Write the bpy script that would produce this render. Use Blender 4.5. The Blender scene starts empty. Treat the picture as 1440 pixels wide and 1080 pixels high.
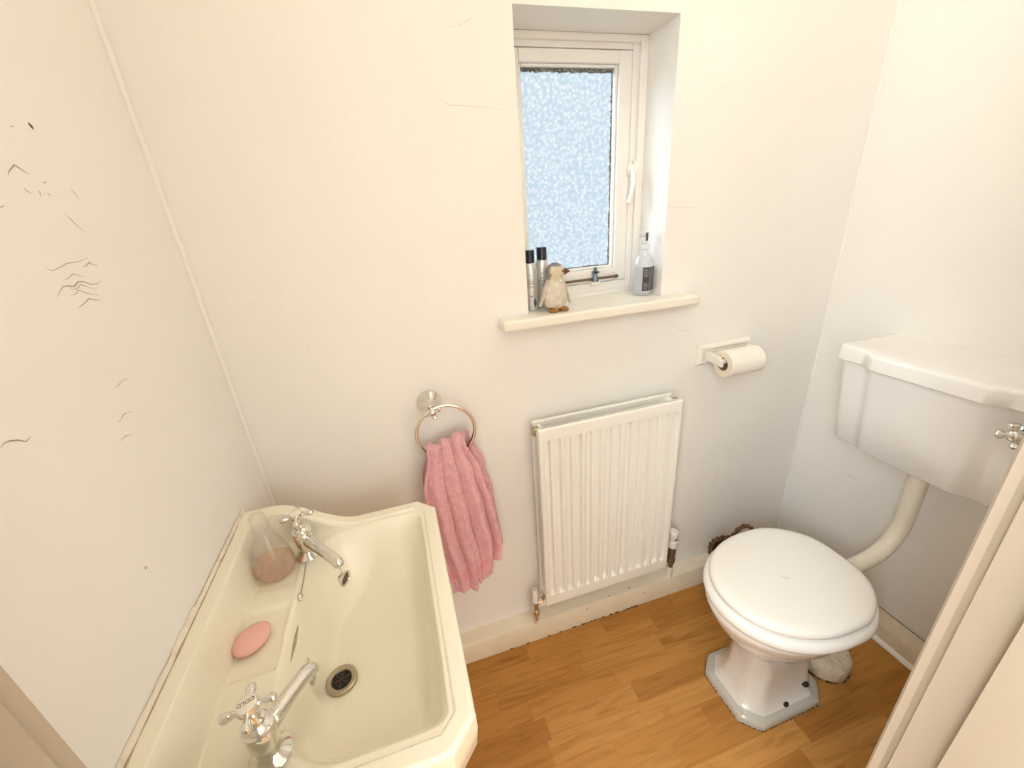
import bpy, bmesh, math, random
from mathutils import Vector, Matrix, noise
random.seed(7)
PI = math.pi
SC = bpy.context.scene
COL = SC.collection

# ------------------------------------------------------------------ camera, world, lights, exposure
F_PX = 573.18
YAW, PITCH, ROLL = math.radians(15.2133), math.radians(22.6351), math.radians(4.2638)
cy, sy, cp, sp = math.cos(YAW), math.sin(YAW), math.cos(PITCH), math.sin(PITCH)
fw = Vector((sy * cp, cy * cp, -sp)); rt = Vector((cy, -sy, 0)); dn = fw.cross(rt)
r2 = math.cos(ROLL) * rt + math.sin(ROLL) * dn
d2 = -math.sin(ROLL) * rt + math.cos(ROLL) * dn
cam_data = bpy.data.cameras.new('camera'); cam = bpy.data.objects.new('camera', cam_data); COL.objects.link(cam)
cam_data.sensor_width = 36; cam_data.lens = F_PX / 1440 * 36; cam_data.clip_start = 0.01
up, bk = -d2, -fw
cam.matrix_world = Matrix(((r2.x, up.x, bk.x, 0), (r2.y, up.y, bk.y, 0), (r2.z, up.z, bk.z, 1.30), (0, 0, 0, 1)))
SC.camera = cam

world = bpy.data.worlds.new('world'); SC.world = world; world.use_nodes = True
wb = world.node_tree.nodes['Background']
wb.inputs[0].default_value = (0.93, 0.97, 1.0, 1); wb.inputs[1].default_value = 1.10

def lamp(name, loc, power, color, radius):
    l = bpy.data.lights.new(name, 'POINT'); l.energy = power; l.color = color; l.shadow_soft_size = radius
    o = bpy.data.objects.new(name, l); o.location = loc; COL.objects.link(o); return o
lamp('ceiling_lamp_light', (0.60, 0.46, 2.24), 3.5, (1.0, 0.88, 0.70), 0.09)
lamp('hall_fill_warm', (0.75, -0.90, 1.15), 10.0, (1.0, 0.95, 0.88), 0.30)  # unseen fill added behind the camera to brighten the left wall and basin
lamp('hall_fill_cool', (-0.80, -0.56, 1.78), 54.0, (0.84, 0.93, 1.0), 0.28)  # unseen cool fill added in the hall to lift the toilet side

vs = SC.view_settings
sun = bpy.data.lights.new('window_sun', 'SUN'); sun.energy = 4.5; sun.angle = math.radians(40); sun.color = (0.80, 0.90, 1.0)
so_ = bpy.data.objects.new('window_sun', sun); COL.objects.link(so_)
so_.rotation_euler = Vector((0.82, -0.46, -0.40)).to_track_quat('-Z', 'Y').to_euler()
vs.view_transform = 'Standard'; vs.look = 'None'; vs.gamma = 1.0; vs.use_curve_mapping = False
vs.exposure = 0.53
SC.cycles.use_denoising = True
SC.cycles.max_bounces = 12; SC.cycles.diffuse_bounces = 6; SC.cycles.transparent_max_bounces = 16
SC.cycles.caustics_reflective = False; SC.cycles.caustics_refractive = False
SC.cycles.sample_clamp_indirect = 6

# ------------------------------------------------------------------ materials
class NT:
    def __init__(s, name):
        s.m = bpy.data.materials.new(name); s.m.use_nodes = True
        s.t = s.m.node_tree; s.b = s.t.nodes['Principled BSDF']; s.out = s.t.nodes['Material Output']
    def n(s, typ, **kw):
        x = s.t.nodes.new(typ)
        for k, v in kw.items():
            if k.startswith('i_'):
                key = k[2:]; key = int(key) if key.isdigit() else key.replace('_', ' ')
                x.inputs[key].default_value = v
            else: setattr(x, k, v)
        return x
    def l(s, a, b): s.t.links.new(a, b)
    def obj(s): return s.n('ShaderNodeTexCoord').outputs['Object']
    def ramp(s, fac, stops):
        r = s.n('ShaderNodeValToRGB'); e = r.color_ramp.elements
        while len(e) > 1: e.remove(e[-1])
        e[0].position, e[0].color = stops[0][0], stops[0][1]
        for p, c in stops[1:]:
            q = e.new(p); q.color = c
        s.l(fac, r.inputs[0]); return r.outputs[0]
def rgba(c): return (c[0], c[1], c[2], 1)
def plain(name, col, rough=0.5, metal=0.0, coat=0.0, bump=None, var=None, spec=None, sheen=0, sss=0):
    k = NT(name); b = k.b
    b.inputs['Base Color'].default_value = rgba(col); b.inputs['Roughness'].default_value = rough
    b.inputs['Metallic'].default_value = metal; b.inputs['Coat Weight'].default_value = coat
    if coat: b.inputs['Coat Roughness'].default_value = 0.06
    if spec is not None: b.inputs['Specular IOR Level'].default_value = spec
    if sheen: b.inputs['Sheen Weight'].default_value = sheen
    if sss:
        b.inputs['Subsurface Weight'].default_value = sss; b.inputs['Subsurface Radius'].default_value = (0.01, 0.006, 0.004)
    if var:                                   # (scale, colour2, contrast lo, hi)
        nz = k.n('ShaderNodeTexNoise', i_Scale=var[0], i_Detail=5.0); k.l(k.obj(), nz.inputs['Vector'])
        k.l(k.ramp(nz.outputs[0], [(var[2], rgba(col)), (var[3], rgba(var[1]))]), b.inputs['Base Color'])
    if bump:                                  # (scale, strength, distance)
        nz = k.n('ShaderNodeTexNoise', i_Scale=bump[0], i_Detail=6.0); k.l(k.obj(), nz.inputs['Vector'])
        bp = k.n('ShaderNodeBump', i_Strength=bump[1], i_Distance=bump[2]); k.l(nz.outputs[0], bp.inputs['Height'])
        k.l(bp.outputs[0], b.inputs['Normal'])
    return k.m

def wall_mat(name, col, col2):
    k = NT(name); b = k.b; b.inputs['Roughness'].default_value = 0.62; b.inputs['Specular IOR Level'].default_value = 0.3
    co = k.obj()
    big = k.n('ShaderNodeTexNoise', i_Scale=3.0, i_Detail=4.0); k.l(co, big.inputs['Vector'])
    k.l(k.ramp(big.outputs[0], [(0.35, rgba(col)), (0.75, rgba(col2))]), b.inputs['Base Color'])
    w = k.n('ShaderNodeTexNoise', i_Scale=9.0, i_Detail=3.0); k.l(co, w.inputs['Vector'])
    f = k.n('ShaderNodeTexNoise', i_Scale=160.0, i_Detail=3.0); k.l(co, f.inputs['Vector'])
    b1 = k.n('ShaderNodeBump', i_Strength=0.22, i_Distance=0.02); k.l(w.outputs[0], b1.inputs['Height'])
    b2 = k.n('ShaderNodeBump', i_Strength=0.10, i_Distance=0.002); k.l(f.outputs[0], b2.inputs['Height'])
    k.l(b1.outputs[0], b2.inputs['Normal']); k.l(b2.outputs[0], b.inputs['Normal'])
    return k.m

def floor_mat():
    k = NT('oak_laminate'); b = k.b
    co = k.obj(); sep = k.n('ShaderNodeSeparateXYZ'); k.l(co, sep.inputs[0])
    W = 0.055
    row = k.n('ShaderNodeMath', operation='DIVIDE', i_1=W); k.l(sep.outputs['Y'], row.inputs[0])
    fl = k.n('ShaderNodeMath', operation='FLOOR'); k.l(row.outputs[0], fl.inputs[0])
    fr = k.n('ShaderNodeMath', operation='FRACT'); k.l(row.outputs[0], fr.inputs[0])
    wn = k.n('ShaderNodeTexWhiteNoise', noise_dimensions='1D'); k.l(fl.outputs[0], wn.inputs['W'])
    off = k.n('ShaderNodeMath', operation='MULTIPLY_ADD', i_1=0.9); k.l(wn.outputs['Value'], off.inputs[0]); k.l(sep.outputs['X'], off.inputs[2])
    cx = k.n('ShaderNodeMath', operation='DIVIDE', i_1=0.27); k.l(off.outputs[0], cx.inputs[0])
    cf = k.n('ShaderNodeMath', operation='FLOOR'); k.l(cx.outputs[0], cf.inputs[0])
    cfr = k.n('ShaderNodeMath', operation='FRACT'); k.l(cx.outputs[0], cfr.inputs[0])
    cmb = k.n('ShaderNodeCombineXYZ'); k.l(fl.outputs[0], cmb.inputs[0]); k.l(cf.outputs[0], cmb.inputs[1])
    wn2 = k.n('ShaderNodeTexWhiteNoise', noise_dimensions='3D'); k.l(cmb.outputs[0], wn2.inputs['Vector'])
    tone = k.ramp(wn2.outputs['Value'], [(0.0, (0.40, 0.172, 0.036, 1)), (0.45, (0.48, 0.222, 0.050, 1)), (1.0, (0.58, 0.295, 0.082, 1))])
    # grain: stretched noise, shifted per block
    sh = k.n('ShaderNodeVectorMath', operation='MULTIPLY_ADD'); k.l(wn2.outputs['Color'], sh.inputs[0])
    sh.inputs[1].default_value = (7, 3, 5); k.l(co, sh.inputs[2])
    mp = k.n('ShaderNodeMapping'); k.l(sh.outputs[0], mp.inputs['Vector']); mp.inputs['Scale'].default_value = (5, 60, 1)
    g = k.n('ShaderNodeTexNoise', i_Scale=1.0, i_Detail=6.0, i_Distortion=1.2); k.l(mp.outputs[0], g.inputs['Vector'])
    gr = k.ramp(g.outputs[0], [(0.30, (0.78, 0.74, 0.68, 1)), (0.52, (1, 1, 1, 1)), (0.75, (1.08, 1.06, 1.03, 1))])
    mx = k.n('ShaderNodeMixRGB', blend_type='MULTIPLY', i_0=1.0); k.l(tone, mx.inputs[1]); k.l(gr, mx.inputs[2])
    mp2 = k.n('ShaderNodeMapping'); k.l(sh.outputs[0], mp2.inputs['Vector']); mp2.inputs['Scale'].default_value = (3.0, 24, 1)
    g2 = k.n('ShaderNodeTexNoise', i_Scale=1.0, i_Detail=3.0, i_Distortion=2.0); k.l(mp2.outputs[0], g2.inputs['Vector'])
    gr2 = k.ramp(g2.outputs[0], [(0.30, (0.72, 0.64, 0.56, 1)), (0.42, (1, 1, 1, 1))])
    mx2 = k.n('ShaderNodeMixRGB', blend_type='MULTIPLY', i_0=0.7); k.l(mx.outputs[0], mx2.inputs[1]); k.l(gr2, mx2.inputs[2])
    # block joints
    def edge(frac, w):
        a = k.n('ShaderNodeMath', operation='SUBTRACT', i_1=0.5); k.l(frac, a.inputs[0])
        c = k.n('ShaderNodeMath', operation='ABSOLUTE'); k.l(a.outputs[0], c.inputs[0])
        d = k.n('ShaderNodeMath', operation='GREATER_THAN', i_1=0.5 - w); k.l(c.outputs[0], d.inputs[0]); return d.outputs[0]
    ex, ey = edge(cfr.outputs[0], 0.0022), edge(fr.outputs[0], 0.010)
    em = k.n('ShaderNodeMath', operation='MAXIMUM'); k.l(ex, em.inputs[0]); k.l(ey, em.inputs[1])
    ef = k.n('ShaderNodeMath', operation='MULTIPLY', i_1=0.30); k.l(em.outputs[0], ef.inputs[0])
    mx3 = k.n('ShaderNodeMixRGB', blend_type='MULTIPLY'); k.l(ef.outputs[0], mx3.inputs[0]); k.l(mx2.outputs[0], mx3.inputs[1])
    mx3.inputs[2].default_value = (0.45, 0.33, 0.22, 1)
    k.l(mx3.outputs[0], b.inputs['Base Color'])
    b.inputs['Roughness'].default_value = 0.42; b.inputs['Specular IOR Level'].default_value = 0.35
    bp = k.n('ShaderNodeBump', i_Strength=0.08, i_Distance=0.002); k.l(g.outputs[0], bp.inputs['Height']); k.l(bp.outputs[0], b.inputs['Normal'])
    return k.m

def pane_mat():
    k = NT('pebbled_glass'); t = k.t; t.nodes.remove(k.b)
    co = k.obj()
    ds = k.n('ShaderNodeTexNoise', i_Scale=14.0, i_Detail=2.0); k.l(co, ds.inputs['Vector'])
    mxv = k.n('ShaderNodeMixRGB', i_0=0.012); k.l(co, mxv.inputs[1]); k.l(ds.outputs['Color'], mxv.inputs[2])
    v = k.n('ShaderNodeTexVoronoi', feature='SMOOTH_F1', i_Scale=112.0, i_Smoothness=0.25); k.l(mxv.outputs[0], v.inputs['Vector'])
    bp = k.n('ShaderNodeBump', i_Strength=0.35, i_Distance=0.003, invert=True); k.l(v.outputs['Distance'], bp.inputs['Height'])
    tint = k.ramp(v.outputs['Distance'], [(0.28, (0.98, 0.99, 1.0, 1)), (0.60, (0.78, 0.86, 0.90, 1))])
    tr = k.n('ShaderNodeBsdfTransparent'); k.l(tint, tr.inputs[0])
    tl = k.n('ShaderNodeBsdfTranslucent'); tl.inputs[0].default_value = (0.22, 0.24, 0.26, 1); k.l(bp.outputs[0], tl.inputs['Normal'])
    gl = k.n('ShaderNodeBsdfGlossy', i_Roughness=0.12); k.l(bp.outputs[0], gl.inputs['Normal'])
    m1 = k.n('ShaderNodeMixShader', i_0=0.28); k.l(tr.outputs[0], m1.inputs[1]); k.l(tl.outputs[0], m1.inputs[2])
    m2 = k.n('ShaderNodeMixShader', i_0=0.06); k.l(m1.outputs[0], m2.inputs[1]); k.l(gl.outputs[0], m2.inputs[2])
    k.l(m2.outputs[0], k.out.inputs['Surface'])
    return k.m

def clear_mat(name, col, rough=0.02, dens=0.3):
    """thin clear plastic: mostly see-through with glossy highlights"""
    k = NT(name); t = k.t; t.nodes.remove(k.b)
    tr = k.n('ShaderNodeBsdfTransparent'); tr.inputs[0].default_value = rgba(col)
    gl = k.n('ShaderNodeBsdfGlossy', i_Roughness=rough)
    df = k.n('ShaderNodeBsdfDiffuse'); df.inputs[0].default_value = rgba(col)
    m0 = k.n('ShaderNodeMixShader', i_0=dens); k.l(tr.outputs[0], m0.inputs[1]); k.l(df.outputs[0], m0.inputs[2])
    lw = k.n('ShaderNodeLayerWeight', i_Blend=0.25)
    sc = k.n('ShaderNodeMath', operation='MULTIPLY_ADD', i_1=0.55, i_2=0.03); k.l(lw.outputs['Facing'], sc.inputs[0])
    m1 = k.n('ShaderNodeMixShader'); k.l(sc.outputs[0], m1.inputs[0]); k.l(m0.outputs[0], m1.inputs[1]); k.l(gl.outputs[0], m1.inputs[2])
    k.l(m1.outputs[0], k.out.inputs['Surface'])
    return k.m

def towel_mat():
    k = NT('pink_terry'); b = k.b
    co = k.obj(); nz = k.n('ShaderNodeTexNoise', i_Scale=420.0, i_Detail=4.0); k.l(co, nz.inputs['Vector'])
    n2 = k.n('ShaderNodeTexNoise', i_Scale=60.0, i_Detail=3.0); k.l(co, n2.inputs['Vector'])
    c = k.ramp(nz.outputs[0], [(0.3, (0.84, 0.37, 0.42, 1)), (0.7, (0.96, 0.64, 0.67, 1))])
    c2 = k.ramp(n2.outputs[0], [(0.35, (0.90, 0.86, 0.88, 1)), (0.65, (1, 1, 1, 1))])
    mx = k.n('ShaderNodeMixRGB', blend_type='MULTIPLY', i_0=1.0); k.l(c, mx.inputs[1]); k.l(c2, mx.inputs[2]); k.l(mx.outputs[0], b.inputs['Base Color'])
    b.inputs['Roughness'].default_value = 0.95; b.inputs['Sheen Weight'].default_value = 0.5; b.inputs['Sheen Roughness'].default_value = 0.5
    b.inputs['Sheen Tint'].default_value = (1, .75, .78, 1); b.inputs['Specular IOR Level'].default_value = 0.1
    bp = k.n('ShaderNodeBump', i_Strength=0.8, i_Distance=0.004); k.l(nz.outputs[0], bp.inputs['Height']); k.l(bp.outputs[0], b.inputs['Normal'])
    return k.m

M = dict(
    wall=wall_mat('magnolia_wall', (0.865, 0.84, 0.795), (0.885, 0.86, 0.82)),
    ceil=plain('ceiling_white', (0.90, 0.88, 0.84), 0.8),
    floor=floor_mat(),
    trim=plain('cream_gloss', (0.80, 0.70, 0.54), 0.35, var=(14, (0.72, 0.61, 0.45), 0.45, 0.8), bump=(40, 0.12, 0.003)),
    white_trim=plain('white_gloss', (0.88, 0.86, 0.82), 0.32, bump=(18, 0.12, 0.004)),
    jamb=plain('shaded_jamb_paint', (0.42, 0.35, 0.265), 0.35, bump=(22, 0.15, 0.004)),  # base colour darkened to stand in for shade on the jambs
    sill=plain('sill_paint', (0.87, 0.82, 0.72), 0.35, bump=(15, 0.1, 0.003)),
    basin=plain('cream_ceramic', (0.90, 0.855, 0.70), 0.20, coat=0.15, spec=0.4),
    chrome=plain('chrome', (0.78, 0.76, 0.72), 0.10, metal=1.0),
    dullmetal=plain('dull_metal', (0.45, 0.38, 0.28), 0.35, metal=0.8),
    black=plain('black_void', (0.01, 0.008, 0.007), 0.6),
    dark=plain('dark_dirt', (0.07, 0.045, 0.03), 0.8),
    crack=plain('hairline_crack', (0.42, 0.32, 0.22), 0.9),
    crackpale=plain('faint_crack', (0.55, 0.46, 0.35), 0.9),
    crackgrey=plain('faint_wall_line', (0.62, 0.58, 0.53), 0.9),
    seal=plain('old_sealant', (0.82, 0.75, 0.64), 0.7, var=(60, (0.66, 0.52, 0.38), 0.55, 0.8), bump=(120, 0.5, 0.003)),
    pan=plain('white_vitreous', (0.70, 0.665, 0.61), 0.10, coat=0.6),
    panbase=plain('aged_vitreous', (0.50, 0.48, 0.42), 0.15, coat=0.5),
    seat=plain('seat_plastic', (0.88, 0.86, 0.82), 0.22),
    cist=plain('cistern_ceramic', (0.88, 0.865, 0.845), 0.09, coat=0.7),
    pvc=plain('cream_pipe', (0.80, 0.74, 0.62), 0.4),
    collar=plain('painted_cement', (0.68, 0.59, 0.44), 0.75, var=(26, (0.36, 0.24, 0.13), 0.50, 0.72), bump=(60, 0.7, 0.008)),
    rad=plain('radiator_enamel', (0.87, 0.85, 0.79), 0.30),
    radin=plain('radiator_inner', (0.74, 0.70, 0.60), 0.4),
    plastic=plain('white_plastic', (0.83, 0.80, 0.73), 0.35),
    towel=towel_mat(),
    towelband=plain('pink_band', (0.84, 0.38, 0.44), 0.9, sheen=0.3, bump=(300, 0.3, 0.001)),
    wicker=plain('brown_wicker', (0.10, 0.045, 0.022), 0.6, var=(40, (0.20, 0.09, 0.04), 0.4, 0.7), bump=(150, 0.6, 0.003)),
    soap=plain('pink_soap', (0.88, 0.50, 0.45), 0.45, sss=0.3),
    paper=plain('tissue_paper', (0.87, 0.83, 0.76), 0.95, bump=(200, 0.15, 0.001)),
    paperend=plain('tissue_end', (0.82, 0.74, 0.58), 0.95, bump=(300, 0.3, 0.001)),
    card=plain('cardboard', (0.30, 0.20, 0.12), 0.9),
    putty=plain('grey_putty', (0.10, 0.105, 0.10), 0.9, var=(220, (0.42, 0.40, 0.36), 0.45, 0.65)),
    pane=pane_mat(),
    steel=plain('blue_steel', (0.20, 0.24, 0.29), 0.35, metal=0.8),
    iron=plain('brown_iron', (0.16, 0.10, 0.055), 0.5, metal=0.3),
    can=plain('silver_foil', (0.72, 0.71, 0.69), 0.32, metal=0.55),
    blackcap=plain('navy_black_cap', (0.012, 0.014, 0.028), 0.25),
    print=plain('grey_print', (0.20, 0.19, 0.23), 0.6),
    plum=plain('plum_print', (0.10, 0.08, 0.17), 0.5),
    label=plain('charcoal_label', (0.045, 0.045, 0.05), 0.5),
    greylabel=plain('grey_label', (0.45, 0.46, 0.50), 0.5),
    labeltext=plain('label_print', (0.45, 0.43, 0.40), 0.6),
    clear=clear_mat('clear_plastic', (0.95, 0.95, 0.95), 0.03, 0.10),
    clearbottle=clear_mat('clear_bottle', (0.96, 0.97, 0.99), 0.03, 0.25),
    liquid=clear_mat('peach_liquid', (0.99, 0.77, 0.57), 0.04, 0.12),
    frost=clear_mat('frosted_plastic', (0.97, 0.95, 0.92), 0.15, 0.16),
    birdbody=plain('carved_pale_wood', (0.60, 0.52, 0.41), 0.7, var=(70, (0.76, 0.71, 0.64), 0.35, 0.7), bump=(120, 0.5, 0.003)),
    birdhead=plain('carved_cream', (0.62, 0.51, 0.34), 0.65, var=(90, (0.72, 0.64, 0.50), 0.4, 0.7), bump=(120, 0.4, 0.002)),
    birdgrey=plain('carved_grey', (0.22, 0.20, 0.20), 0.65, var=(90, (0.34, 0.31, 0.30), 0.4, 0.7)),
    beak=plain('carved_beak', (0.13, 0.035, 0.02), 0.45),
    feet=plain('carved_feet', (0.36, 0.17, 0.03), 0.45, var=(80, (0.20, 0.08, 0.02), 0.5, 0.8)),
    eye=plain('carved_eye', (0.12, 0.08, 0.02), 0.25),
    ceramicbtn=plain('button_ceramic', (0.85, 0.79, 0.68), 0.2, coat=0.4),
    ink=plain('button_ink', (0.05, 0.05, 0.06), 0.5),
)

# ------------------------------------------------------------------ mesh building
class MB:
    def __init__(s): s.v, s.f, s.mi = [], [], []; s.cur = 0
    def add(s, vs_, fs):
        o = len(s.v); s.v += [tuple(p) for p in vs_]
        for f in fs: s.f.append(tuple(i + o for i in f)); s.mi.append(s.cur)
        return s
    def box(s, x0, x1, y0, y1, z0, z1):
        P = [(x, y, z) for z in (z0, z1) for y in (y0, y1) for x in (x0, x1)]
        return s.add(P, [(0, 2, 3, 1), (4, 5, 7, 6), (0, 1, 5, 4), (2, 6, 7, 3), (0, 4, 6, 2), (1, 3, 7, 5)])
    def loft(s, rings, cap0=True, cap1=True, closed=True):
        n = len(rings[0]); P = [p for r in rings for p in r]; fs = []
        for k in range(len(rings) - 1):
            for i in range(n if closed else n - 1):
                j = (i + 1) % n
                fs.append((k * n + i, k * n + j, (k + 1) * n + j, (k + 1) * n + i))
        if cap0: fs.append(tuple(range(n - 1, -1, -1)))
        if cap1: fs.append(tuple(range((len(rings) - 1) * n, len(rings) * n)))
        return s.add(P, fs)
    def lathe(s, prof, org, axis=(0, 0, 1), n=32):
        """prof: list of (radius, distance along axis)"""
        a = Vector(axis).normalized(); org = Vector(org)
        t = Vector((1, 0, 0)) if abs(a.x) < 0.9 else Vector((0, 1, 0))
        u = (t - a * t.dot(a)).normalized(); w = a.cross(u)
        rings = [[org + a * h + (u * math.cos(2 * PI * i / n) + w * math.sin(2 * PI * i / n)) * max(r, 1e-5) for i in range(n)] for r, h in prof]
        return s.loft(rings)
    def tube(s, path, rad, n=12, closed=False):
        P = [Vector(p) for p in path]; m = len(P)
        R = rad if isinstance(rad, (list, tuple)) else [rad] * m
        rings = []; u = None
        for i in range(m):
            if closed: t = P[(i + 1) % m] - P[i - 1]
            else: t = P[min(i + 1, m - 1)] - P[max(i - 1, 0)]
            t.normalize()
            if u is None:
                q = Vector((0, 0, 1)) if abs(t.z) < 0.9 else Vector((1, 0, 0)); u = q
            u = (u - t * u.dot(t)).normalized(); w = t.cross(u)
            rings.append([P[i] + (u * math.cos(2 * PI * k / n) + w * math.sin(2 * PI * k / n)) * R[i] for k in range(n)])
        if closed: rings.append(rings[0]); return s.loft(rings, False, False)
        return s.loft(rings)
    def ball(s, c, r, sc=(1, 1, 1), n=20, rot=None):
        rings = []
        for j in range(1, n // 2 + 6):
            th = PI * j / (n // 2 + 6)
            rings.append([Vector((math.sin(th) * math.cos(2 * PI * i / n) * r * sc[0], math.sin(th) * math.sin(2 * PI * i / n) * r * sc[1], -math.cos(th) * r * sc[2])) for i in range(n)])
        if rot: rings = [[rot @ p for p in g] for g in rings]
        c = Vector(c)
        return s.loft([[p + c for p in g] for g in rings])
    def grid(s, pts):
        ny, nx = len(pts), len(pts[0])
        return s.add([p for r in pts for p in r], [(j * nx + i, j * nx + i + 1, (j + 1) * nx + i + 1, (j + 1) * nx + i) for j in range(ny - 1) for i in range(nx - 1)])
    def build(s, name, mat, parent=None, smooth=True, angle=35, bevel=0, seg=3, solid=0, sub=0, fix=True):
        me = bpy.data.meshes.new(name)
        org = root_loc(parent) if parent else Vector((0, 0, 0))
        me.from_pydata([tuple(Vector(p) - org) for p in s.v], [], s.f)
        mats = mat if isinstance(mat, (list, tuple)) else [mat]
        for q in mats: me.materials.append(M[q])
        me.polygons.foreach_set('material_index', s.mi)
        if fix:
            bm = bmesh.new(); bm.from_mesh(me)
            bmesh.ops.recalc_face_normals(bm, faces=bm.faces); bm.to_mesh(me); bm.free()
        if smooth:
            me.polygons.foreach_set('use_smooth', [True] * len(me.polygons)); me.set_sharp_from_angle(angle=math.radians(angle))
        o = bpy.data.objects.new(name, me); COL.objects.link(o)
        if parent: o.parent = parent
        if bevel:
            b = o.modifiers.new('bevel', 'BEVEL'); b.width = bevel; b.segments = seg; b.limit_method = 'ANGLE'; b.angle_limit = math.radians(40); b.harden_normals = smooth
        if solid:
            b = o.modifiers.new('solid', 'SOLIDIFY'); b.thickness = solid; b.offset = 0
        if sub:
            b = o.modifiers.new('sub', 'SUBSURF'); b.levels = sub; b.render_levels = sub
        return o
def root_loc(o):
    while o.parent: o = o.parent
    return o.location.copy()
def thing(name, label, cat, loc, group=None):
    o = bpy.data.objects.new(name, None); o.empty_display_size = 0.05; COL.objects.link(o); o.location = loc
    o['label'] = label; o['category'] = cat
    if group: o['group'] = group
    return o
def tag(o, label, cat, group=None):
    o['label'] = label; o['category'] = cat
    if group: o['group'] = group
    return o
def struct(o, label=None, cat=None):
    o['kind'] = 'structure'
    if label: o['label'] = label
    if cat: o['category'] = cat
    return o
def ss(t): t = max(0.0, min(1.0, t)); return t * t * (3 - 2 * t)
def lerp(a, b, t): return a + (b - a) * t
def interp(tab, x):
    if x <= tab[0][0]: return tab[0][1]
    for (a, p), (b, q) in zip(tab, tab[1:]):
        if x <= b: return lerp(p, q, (x - a) / (b - a))
    return tab[-1][1]
def cinterp(tab, x):           # smooth (cosine eased) interpolation
    if x <= tab[0][0]: return tab[0][1]
    for (a, p), (b, q) in zip(tab, tab[1:]):
        if x <= b: return lerp(p, q, ss((x - a) / (b - a)))
    return tab[-1][1]
def arc(c, r, a0, a1, n, u, w):
    c, u, w = Vector(c), Vector(u), Vector(w)
    return [c + (u * math.cos(lerp(a0, a1, i / n)) + w * math.sin(lerp(a0, a1, i / n))) * r for i in range(n + 1)]

# ------------------------------------------------------------------ room shell
XL, XR, YB, YF, ZC = -0.355, 1.278, 0.922, 0.16, 2.32
WX0, WX1, WZ0, WZ1 = 0.305, 0.672, 1.075, 1.659       # window opening
FT = 0.06                                             # outer (hall) face of the front wall
JL, JR = -0.170, 0.463

struct(MB().box(-1.3, 2.0, -1.5, 1.14, -0.06, 0).build('floor', 'floor', smooth=False), 'orange toned oak strip laminate floor', 'floor')
struct(MB().box(-1.3, 2.0, -1.5, 1.14, ZC, ZC + 0.05).build('ceiling', 'ceil', smooth=False), 'plain white ceiling over the small room', 'ceiling')
wb_ = MB()
wb_.box(XL - 0.1, WX0, YB, 1.09, 0, ZC); wb_.box(WX1, XR + 0.1, YB, 1.09, 0, ZC)
wb_.box(WX0, WX1, YB, 1.09, 0, WZ0 - 0.026); wb_.box(WX0, WX1, YB, 1.09, WZ1, ZC)
wall_back = struct(wb_.build('wall_back', 'wall', smooth=False), 'magnolia painted wall around the window', 'wall')
wall_left = struct(MB().box(XL - 0.1, XL, FT, YB, 0, ZC).build('wall_left', 'wall', smooth=False), 'magnolia wall with fine paint cracks beside the basin', 'wall')
wall_right = struct(MB().box(XR, XR + 0.1, FT, YB, 0, ZC).build('wall_right', 'wall', smooth=False), 'magnolia wall behind the white cistern', 'wall')
fr = MB(); fr.box(XL, JL - 0.03, FT, YF, 0, ZC); fr.box(JR + 0.03, XR, FT, YF, 0, ZC); fr.box(JL - 0.03, JR + 0.03, FT, YF, 2.02, ZC)
struct(fr.build('wall_front', 'wall', smooth=False), 'magnolia wall with the doorway in it', 'wall')
# hall behind the camera
struct(MB().box(-1.3, -1.2, -1.5, FT, 0, ZC).build('wall_hall_left', 'wall', smooth=False), 'hall wall', 'wall')
struct(MB().box(1.9, 2.0, -1.5, FT, 0, ZC).build('wall_hall_right', 'wall', smooth=False), 'hall wall', 'wall')
struct(MB().box(-1.3, 2.0, -1.6, -1.5, 0, ZC).build('wall_hall_back', 'wall', smooth=False), 'hall wall', 'wall')
hf = MB(); hf.box(-1.2, XL, FT, YF, 0, ZC); hf.box(XR, 1.9, FT, YF, 0, ZC)
struct(hf.build('wall_hall_front', 'wall', smooth=False), 'hall wall beside the doorway', 'wall')

# door frame: two jambs with mouldings and a head
def prism(poly, z0, z1):
    return MB().loft([[(x, y, z0) for x, y in poly], [(x, y, z1) for x, y in poly]])
rj = [(JR, 0.1560), (JR + 0.0005, 0.1536), (JR + 0.0015, 0.149), (JR - 0.001, 0.1425), (JR - 0.006, 0.1405), (JR - 0.0055, 0.122), (JR - 0.008, 0.1092),
      (JR - 0.020, 0.1065), (JR - 0.020, 0.07), (JR - 0.020, FT - 0.012), (JR + 0.05, FT - 0.012), (JR + 0.05, FT), (JR + 0.03, FT), (JR + 0.03, YF), (JR + 0.045, YF), (JR + 0.045, YF + 0.0), (JR + 0.03, YF), (JR + 0.002, YF - 0.0015)]
rj = [(JR + 0.002, YF - 0.0015)] + rj[:14]
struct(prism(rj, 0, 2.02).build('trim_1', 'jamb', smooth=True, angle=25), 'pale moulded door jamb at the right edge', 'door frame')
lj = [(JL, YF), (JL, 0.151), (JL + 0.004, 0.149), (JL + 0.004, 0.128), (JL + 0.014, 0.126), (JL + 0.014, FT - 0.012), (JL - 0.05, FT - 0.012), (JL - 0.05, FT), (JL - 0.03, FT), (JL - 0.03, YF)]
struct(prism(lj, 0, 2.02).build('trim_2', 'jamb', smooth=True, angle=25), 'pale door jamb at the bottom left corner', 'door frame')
struct(MB().box(JL - 0.03, JR + 0.03, FT - 0.012, YF, 1.985, 2.02).build('trim_3', 'jamb', smooth=False), 'head of the door frame', 'door frame')

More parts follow.
